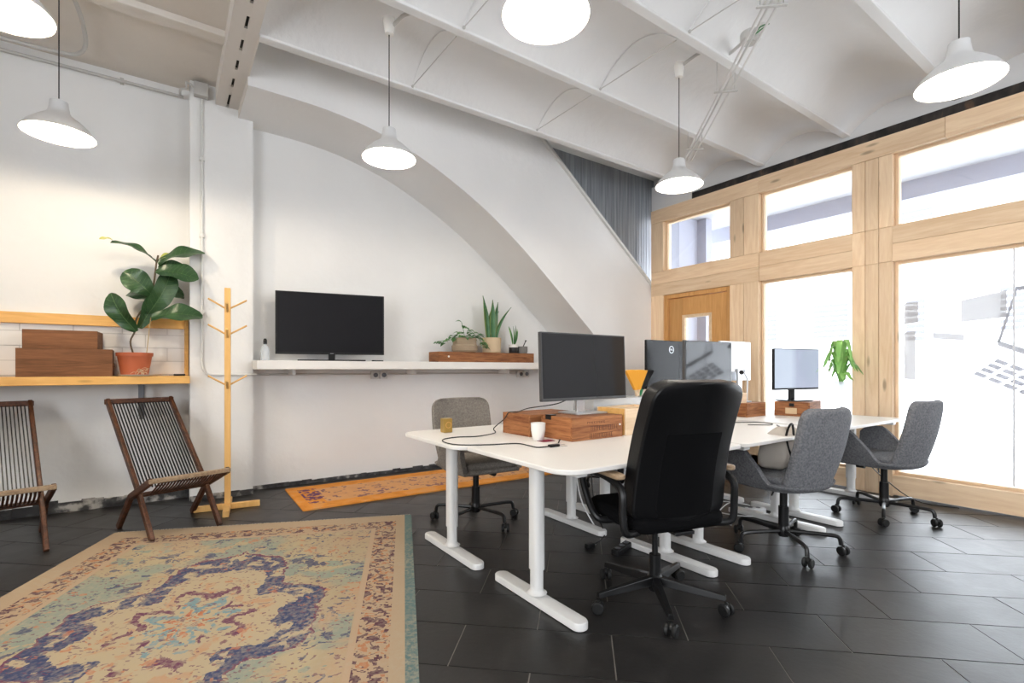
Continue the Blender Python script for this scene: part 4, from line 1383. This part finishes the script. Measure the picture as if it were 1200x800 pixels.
MB().tube(spline([Vector((3.31 - 3.54, 2.445 - 2.2, .24)), Vector((3.33 - 3.54, 2.25 - 2.2, .27)), Vector((3.40 - 3.54, 2.12 - 2.2, .20)), Vector((3.36 - 3.54, 1.98 - 2.2, .18)), Vector((3.27 - 3.54, 1.85 - 2.2, .16))], 6), .012, 8).obj('flexible_conduit', M_conduit, tr_)
M_wire = mat('green wire', (.05, .25, .08), .5)
for k in range(3):
    MB().tube(spline([Vector((-.25, -.33, .14 - .02 * k)), Vector((-.33, -.45, .10 + .02 * k)), Vector((-.45, -.58, .03))], 5), .005, 5).obj('loose_wire', M_wire if k < 2 else M_wcable, tr_)
jb2 = thing('ceiling_junction_box', 'grey round junction box where the ceiling conduits meet', 'junction box', (3.27, 1.84, 3.38))
MB().lathe([(.001, -.03), (.055, -.03), (.065, -.02), (.065, .03), (.001, .03)], 18).lathe([(.001, -.035), (.03, -.035), (.03, -.03)], 12).obj('box_body', M_conduit, jb2)
fc = thing('flexible_conduit', 'short bent grey conduit beside the rose of the arch lamp', 'pipe', (1.27, 3.2, 3.45))
MB().tube(spline([(0, .05, .02), (.03, -.05, .04), (.06, -.16, .03), (.02, -.35, .06), (.1, -.55, .08)], 5), .012, 8).obj('pipe', M_conduit, fc)
fc2 = thing('flexible_conduit', 'bent dark grey conduit looping beside the left lamp rose', 'pipe', (-.545, 4.12, 3.45))
MB().tube(spline([(.05, .02, .05), (.07, .3, .045), (.06, .62, .04), (.0, .80, .04), (-.12, .86, .04), (-.5, .88, .04), (-1.2, .90, .04)], 5), .014, 8).obj('pipe', M_conduit, fc2)

# ================================================================= THINGS ON THE DESKS
TZ = .7055
# crates under the first monitor
cb = crate('wooden_crate', 'brown branded wooden crate under the nearest monitor, next to the mug', 2.09, 2.245, TZ, .42, .275, .134, math.radians(1), M_crate, group='brown wooden crates')
MB().box(-.216, -.2105, .045, .09, .112, .140).box(-.216, -.17, .045, .09, .1345, .140).obj('corner_strap', M_blackm, cb, smooth=0)
st_ = MB()
random.seed(8)
for r_, (zz, hh, x0, x1) in enumerate(((.100, .013, -.09, .05), (.066, .028, -.06, .16), (.022, .030, -.07, .12))):
    x = x0
    while x < x1:
        wv = random.uniform(.006, .014)
        st_.box(x, x + wv * .35, -.1383, -.1374, zz - hh / 2, zz + hh / 2).box(x, x + wv, -.1383, -.1374, zz + hh / 2 - .003, zz + hh / 2)
        if random.random() < .6:
            st_.box(x, x + wv, -.1383, -.1374, zz - hh / 2, zz - hh / 2 + .003)
        x += wv + .005
st_.obj('burnt_stamp', mat('burnt stamp ink', (.09, .03, .012), .8), cb, smooth=0, label='worn dark stamped lettering')
MB().lathe([(.001, 0), (.006, 0), (.006, .003), (.001, .003)], 10, Matrix.Translation((.185, -.1375, .075)) @ Matrix.Rotation(PI / 2, 4, 'X')).obj('pin', M_cup, cb)
crate('wooden_crate', 'brown wooden crate behind the white mug, further from the camera', 2.01, 2.545, TZ, .42, .28, .134, math.radians(2), M_crate, group='brown wooden crates')

lb = thing('birch_storage_box', 'pale open wooden box right of the stamped crate', 'box', (2.52, 2.245, TZ), math.radians(3))
MB().box(-.19, .19, -.12, -.108, 0, .165).obj('front_board', M_lightbox, lb, smooth=0, bevel=.002)
MB().box(-.19, .19, .108, .12, 0, .165).obj('rear_board', M_lightbox, lb, smooth=0, bevel=.002)
MB().box(-.19, -.178, -.108, .108, 0, .165).obj('end_board', M_shelf, lb, smooth=0, bevel=.002)
MB().box(.178, .19, -.108, .108, 0, .165).obj('end_board', M_lightbox, lb, smooth=0, bevel=.002)
MB().box(-.178, .178, -.108, .108, .145, .152).obj('lid', M_lightbox, lb, smooth=0)
lt = tag(MB().prism(rrect(-.16, .16, -.05, .05, .01, 3), 0, .010).obj('closed_notebook', M_silver, loc=(2.55, 2.045, TZ), rot=(0, 0, .05)), 'thin grey closed device on the desk in front of the pale box', 'tablet')


SCREEN_GLOW = mat('pale screen glow for window reflection', (.05, .05, .06), .15)  # emission colour stands in for the bright window reflected in this screen
t = NT(SCREEN_GLOW)
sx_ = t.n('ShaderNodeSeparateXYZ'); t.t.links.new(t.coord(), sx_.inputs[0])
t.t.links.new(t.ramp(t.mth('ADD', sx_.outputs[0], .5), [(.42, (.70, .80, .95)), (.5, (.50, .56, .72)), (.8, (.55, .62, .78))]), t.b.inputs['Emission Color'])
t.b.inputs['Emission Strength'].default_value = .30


def monitor(label, x, y, z, w_, h_, zb, rz, screen_m, body_m, stand='dark', logo=False, tilt=0.0, mark=True):
    t = thing('computer_monitor', label, 'monitor', (x, y, z), rz, 'computer monitors')
    sm = M_silver if stand == 'silver' else M_blackp
    T = Matrix.Translation((0, 0, zb + h_ / 2)) @ Matrix.Rotation(-tilt, 4, 'X')
    MB().box(-w_ / 2, w_ / 2, -.012, .014, -h_ / 2, h_ / 2, T).obj('housing', body_m, t, smooth=0, bevel=.004)
    MB().box(-w_ / 2 + .010, w_ / 2 - .010, -.0145, -.0122, -h_ / 2 + .018, h_ / 2 - .008, T).obj('screen', screen_m, t, smooth=0)
    if not logo:
        MB().box(-w_ * .28, w_ * .28, .014, .038, -h_ * .28, h_ * .28, T).obj('rear_housing', body_m, t, smooth=0, bevel=.008)
    MB().box(-.035, .035, .014 if logo else .035, .055, .006, zb + h_ * (.12 if logo else .3)).obj('stand_neck', sm, t, smooth=0, bevel=.004)
    MB().prism(rrect(-.13, .13, -.08, .12, .02, 4), 0, .009).obj('stand_base', sm, t, bevel=.002)
    if logo:
        T2 = T @ Matrix.Translation((0, .0145, h_ * .5 - .075)) @ Matrix.Rotation(-PI / 2, 4, 'X')
        g = MB().lathe([(.026, 0), (.026, .0015), (.031, .0015), (.031, 0)], 28, T2)
        lo_ = g.obj('ring_logo', M_silver, t)
        f = bpy.data.curves.new('logo_text', 'FONT'); f.body = 'DELL'; f.size = .020; f.extrude = .0006; f.align_x = 'CENTER'; f.align_y = 'CENTER'
        tmp = bpy.data.objects.new('tmp', f); COL.objects.link(tmp)
        me_ = bpy.data.meshes.new_from_object(tmp.evaluated_get(bpy.context.evaluated_depsgraph_get()))
        bpy.data.objects.remove(tmp)
        fo = bpy.data.objects.new('logo_text', me_); me_.materials.clear(); me_.materials.append(M_silver); COL.objects.link(fo); fo.parent = lo_
        fo.matrix_local = T @ Matrix.Translation((0, .0152, h_ * .5 - .075)) @ Matrix.Rotation(PI, 4, 'Z') @ Matrix.Rotation(PI / 2, 4, 'X')
    return t


CZ = TZ + .1345
monitor('nearest black monitor on silver stand above the stamped crate', 2.165, 2.30, CZ, .72, .415, .085, math.radians(0), M_screen, M_bezel, 'silver', tilt=.04)
# far-row monitor seen from the back
monitor('black monitor turned away, with a round logo on its back', 3.48, 2.66, TZ + .15, .62, .40, .10, PI, M_screen, M_screen_m, 'dark', True)
mc = crate('wooden_crate', 'brown crate below the monitor with a round logo', 3.42, 2.62, TZ, .55, .3, .10, 0, M_crate, group='brown wooden crates')
tag(MB().box(-.26, .26, -.14, .14, 0, .047).obj('pale_wooden_riser', M_lightbox, loc=(3.42, 2.62, TZ + .1005), smooth=0, bevel=.003), 'pale wooden riser board on the crate under the turned monitor', 'riser')
monitor('dark glossy monitor rising just behind the black chair', 3.40, 2.25, TZ, .60, .38, .245, math.radians(0), M_screen, M_bezel, 'dark')
monitor('silver backed monitor turned away near the desk lamp', 4.55, 2.72, TZ + .0, .52, .38, .30, PI, M_screen, mat('pale aluminium', (.72, .76, .80), .3, .3), 'silver')
monitor('slim monitor with a pale glow standing in for the window reflection, on the labelled crate', 4.66, 2.20, TZ + .1255, .58, .37, .10, math.radians(-12), SCREEN_GLOW, M_blackp, 'dark')
c4 = crate('wooden_crate', 'brown crate with a small brass label plate by the window', 4.70, 2.20, TZ, .42, .28, .125, math.radians(12), M_crate, group='brown wooden crates')
MB().box(-.214, -.2105, -.04, .05, .02, .072).obj('label_plate', M_plate, c4, smooth=0)
MB().box(-.216, -.2105, -.02, .02, .085, .112).obj('latch', M_blackm, c4, smooth=0)
crate('wooden_crate', 'brown crate standing beside the silver desk lamp', 4.20, 2.42, TZ, .30, .22, .12, 0, M_crate, group='brown wooden crates')

dl = thing('desk_lamp', 'small silver jointed desk lamp with a dark head', 'desk lamp', (4.22, 2.42, TZ + .1205))
MB().lathe([(.001, 0), (.05, 0), (.05, .010), (.001, .012)], 20).obj('lamp_base', M_silver, dl)
MB().tube([(.02, 0, .01), (.03, 0, .20)], .006, 8).tube([(.03, 0, .20), (-.07, -.02, .275)], .006, 8).obj('lamp_arm', M_silver, dl)
MB().tube([(-.05, -.015, .275), (-.12, -.03, .262)], [.012, .02], 12).obj('lamp_head', M_blackp, dl)
tag(MB().box(-.045, .045, -.04, .04, 0, .085).obj('pale_wooden_block', M_lightbox, loc=(4.09, 2.40, TZ + .1205), smooth=0, bevel=.003), 'small pale wooden block on the crate left of the lamp', 'box')

# mug, coaster, tin, key bundle
mg = thing('coffee_mug', 'white mug on the nearest desk, in front of the crates', 'mug', (1.765, 2.265, TZ + .002))
MB().lathe([(.001, 0), (.029, 0), (.033, .006), (.042, .06), (.043, .10), (.040, .10), (.038, .06), (.028, .012), (.001, .01)], 30).obj('mug_body', M_cup, mg)
MB().tube(spline([(.037, .012, .075), (.06, .03, .08), (.068, .035, .055), (.055, .028, .03), (.034, .012, .03)], 5), .0045, 8).obj('mug_handle', M_cup, mg)
tag(MB().prism(rrect(-.045, .045, -.035, .035, .012, 3), 0, .002).obj('coaster', mat('dark red felt', (.22, .02, .05), .9), loc=(1.79, 2.225, TZ - .0004 + .0002)), 'thin dark red coaster under the white mug', 'coaster')
gt = thing('brass_tin', 'small square brass tin with a round window on the desk corner', 'tin', (1.50, 2.90, TZ))
MB().box(-.03, .03, -.03, .03, 0, .092).obj('tin_body', M_gold, gt, bevel=.005, smooth=0)
MB().lathe([(.017, 0), (.017, .003), (.021, .003), (.021, 0)], 18, Matrix.Translation((0, -.03, .05)) @ Matrix.Rotation(PI / 2, 4, 'X')).obj('tin_ring', M_shelf, gt)
ky = thing('adapter_and_keys', 'small black adapter with keys at the end of the black cable', 'adapter', (1.70, 2.03, TZ))
MB().box(-.045, .02, -.014, .014, 0, .014).obj('adapter_body', M_blackp, ky, bevel=.004, smooth=0)
for k in range(3):
    MB().box(.02 + .0 * k, .062, -.005, .005, .003 + .004 * k, .005 + .004 * k, Matrix.Rotation(-.5 + .5 * k, 4, 'Z')).obj('key', M_silver, ky, smooth=0)
MB().tube([(.03, .02, .004), (.055, .03, .03)], .004, 6).obj('prong', M_blackp, ky)


def dpt(px, py, z=.708):
    a = (px - 600) / 580; b_ = (432 - py) / 580
    F = (math.cos(math.radians(55.1)), math.sin(math.radians(55.1)))
    dx = F[0] + a * F[1]; dy = F[1] - a * F[0]; t_ = (z - 1.12) / b_
    return Vector((dx * t_, dy * t_, z))


pts = [Vector((2.13, 2.36, .95)), Vector((2.02, 2.40, .90)), dpt(620, 478, .848), Vector((1.83, 2.565, .846)), Vector((1.790, 2.60, .842)), Vector((1.772, 2.625, .80)), Vector((1.74, 2.70, .735)), dpt(580, 507), dpt(560, 511), dpt(536, 512), dpt(520, 514.5), dpt(521, 518), dpt(537, 521), dpt(570, 521), dpt(605, 519.5), dpt(620, 522), dpt(630, 524), Vector((1.66, 2.03, .711))]
cbm = MB().tube(spline(pts, 6), .0035, 6).obj('black_cable', M_cable)
tag(cbm, 'black cable looping over the two nearest desks from the monitor', 'cable')

# clear organiser with orange brushes behind the nearest monitor
og = thing('clear_organiser', 'long clear stacked plastic organiser behind the nearest monitor', 'organiser', (2.86, 2.48, TZ))
for k in range(5):
    MB().box(-.54, .13, -.10, .10, .04 + k * .040, .046 + k * .040).obj('tray', M_clear, og, smooth=0)
MB().box(-.54, -.535, -.1, .1, 0, .21).box(.125, .13, -.1, .1, 0, .21).box(-.54, .13, .095, .1, 0, .21).box(-.54, .13, -.1, -.095, .03, .21).box(-.54, .13, -.1, .1, 0, .006).obj('organiser_body', M_clear, og, smooth=0)
OGZ = TZ + .2125
for k, (x, tx, hw, m_) in enumerate(((2.86, 2.80, .075, M_orange), (2.90, 2.92, .085, M_orange), (2.95, 3.06, .05, M_blackp))):
    t_ = thing('hand_brush', ['orange fan shaped felt brush, left of two', 'orange fan shaped felt brush, right of two', 'dark fan shaped brush with a green grip'][k], 'brush', (x, 2.48 + .025 * k, OGZ))
    dx = tx - x
    fan = []
    for q in range(9):
        a = -.5 + q / 8 * 1.0
        fan.append((dx + math.sin(a) * hw * 1.9, .145 + math.cos(a) * .05))
    poly = [(.0 + dx * .25 + .012, .045), *[(x_, z_) for x_, z_ in fan[::-1]], (dx * .25 - .012, .045)]
    mb = MB().prism([(p[0], p[1]) for p in poly], -.012, .012, Matrix.Rotation(PI / 2, 4, 'X'))
    mb.obj('brush_head', m_, t_, smooth=0, bevel=.002)
    MB().tube([(0, 0, 0), (dx * .3, 0, .06)], .011, 8).obj('grip', M_green if k == 2 else M_lightbox, t_)

# tall plant by the window
vp = thing('palm_in_vase', 'bright green drooping plant in a tall pale vase by the window', 'plant', (5.0, 1.97, TZ))
MB().lathe([(.001, 0), (.05, 0), (.035, .02), (.030, .12), (.045, .28), (.050, .30), (.040, .28), (.026, .12), (.001, .04)], 22).obj('vase', M_bottle, vp)
random.seed(31)
for k in range(26):
    a = k * 2.399; r_ = random.uniform(.08, .20); h = random.uniform(.20, .48) + (.1 if k % 2 else -.12)
    mb = MB()
    b0 = Vector((0, 0, .27)); mid = Vector((math.cos(a) * r_ * .45, math.sin(a) * r_ * .45, .30 + h * .65)); tip = Vector((math.cos(a) * r_, math.sin(a) * r_, .27 + h * .35))
    P = spline([b0, mid, tip], 6)
    sd = Vector((-math.sin(a), math.cos(a), 0))
    def bl(u, v, P=P, sd=sd):
        f_ = u * (len(P) - 1); i = min(int(f_), len(P) - 2); p = P[i].lerp(P[i + 1], f_ - i)
        return p + sd * (v - .5) * 2 * .024 * math.sin(PI * min(.98, u * .9 + .08)) ** .7
    mb.grid(bl, 12, 2, .001).obj('leaf', M_palm, vp, smooth=80)

# pens / cable on the middle desk
tag(MB().tube(spline([(3.50, 1.99, .709), (3.62, 1.90, .709), (3.72, 1.93, .709), (3.72, 2.06, .709), (3.55, 2.14, .709)], 6), .003, 6).obj('desk_cable', M_cable), 'thin black cable on the middle desk behind the black chair', 'cable')
tag(MB().tube([(3.58, 1.80, .709), (3.66, 1.86, .709)], .0045, 6).obj('pen', M_steelgrey), 'grey pen lying near the rounded desk corner', 'pen')

# bag on the grey chair
bgt = thing('canvas_bag', 'beige canvas bag with black straps lying on the grey chair', 'bag', (3.24, 1.66, .478), math.radians(10))


def bagf(u, v):
    a = u * 2 * PI; ph = (v - .5) * PI
    w1 = 1 + .06 * math.sin(3 * a + 1) + .05 * math.sin(5 * a + 4 * v)
    x = math.copysign(abs(math.cos(a)) ** .7, math.cos(a)) * .15 * math.cos(ph) ** .4 * w1
    y = math.copysign(abs(math.sin(a)) ** .7, math.sin(a)) * .10 * math.cos(ph) ** .4 * w1
    z = .13 + .128 * math.sin(ph) + .015 * math.sin(4 * a + 2) * v
    return (x, y - z * .25, z)


MB().grid(bagf, 32, 16).obj('bag_body', M_bag, bgt, smooth=80)
MB().tube(spline([(-.10, -.09, .20), (-.14, -.12, .28), (-.10, -.13, .30), (-.07, -.13, .22), (-.08, -.13, .14)], 5), .007, 6).tube(spline([(-.12, -.10, .22), (-.16, -.13, .15), (-.14, -.14, .10)], 5), .006, 6).obj('strap', M_blackp, bgt)

# cables, plugs and power strips on the floor
tag(MB().tube(spline([(2.40, 2.60, .67), (2.38, 2.62, .45), (2.41, 2.60, .2), (2.47, 2.52, .01), (2.42, 2.42, .006)], 6), .005, 6).obj('white_cable', M_wcable), 'white cable hanging beside the inner leg of the brass tin desk', 'cable')
tag(MB().tube(spline([(2.46, 2.56, .67), (2.47, 2.56, .4), (2.45, 2.5, .15), (2.40, 2.36, .01), (2.20, 2.28, .006)], 6), .0045, 6).obj('black_cable', M_cable), 'black cable hanging down to the floor beside the inner desk leg', 'cable')
pl = thing('black_plug', 'black plug lying on the dark floor under the desks', 'plug', (2.17, 2.26, .0))
MB().box(-.03, .03, -.018, .018, 0, .03).obj('plug_body', M_blackp, pl, bevel=.006, smooth=0)
MB().tube([(.03, .007, .015), (.05, .007, .015)], .002, 5).tube([(.03, -.007, .015), (.05, -.007, .015)], .002, 5).obj('pin', M_silver, pl)


def strip(label, x, y, rz, m):
    t = thing('power_strip', label, 'power strip', (x, y, 0), rz)
    MB().prism(rrect(-.14, .14, -.025, .025, .012, 3), 0, .035).obj('strip_body', m, t, bevel=.004)
    for k in range(4):
        MB().lathe([(.001, .0355), (.016, .0355), (.018, .037)], 12, Matrix.Translation((-.095 + .06 * k, 0, 0))).obj('outlet', M_steelgrey, t)


strip('black power strip on the floor beside the desk foot', 2.33, 2.12, .3, M_blackp)
strip('white power strip on the floor under the window desks', 3.72, 2.12, -.6, M_wcable)
tag(MB().tube(spline([(3.66, 2.0, .006), (3.5, 2.1, .02), (3.55, 2.3, .006), (3.75, 2.35, .03), (3.9, 2.2, .006), (3.7, 2.25, .05), (3.45, 2.2, .006), (3.3, 2.0, .006)], 6), .004, 6).obj('tangled_cable', M_wcable), 'tangled white cable around the feet of the window desks', 'cable')
tag(MB().tube(spline([(4.7, 1.7, .4), (4.9, 1.6, .2), (5.12, 1.45, .02), (5.2, 1.2, .006)], 6), .004, 6).obj('black_cable', M_cable), 'black cable slanting to the floor by the window sill beam', 'cable')
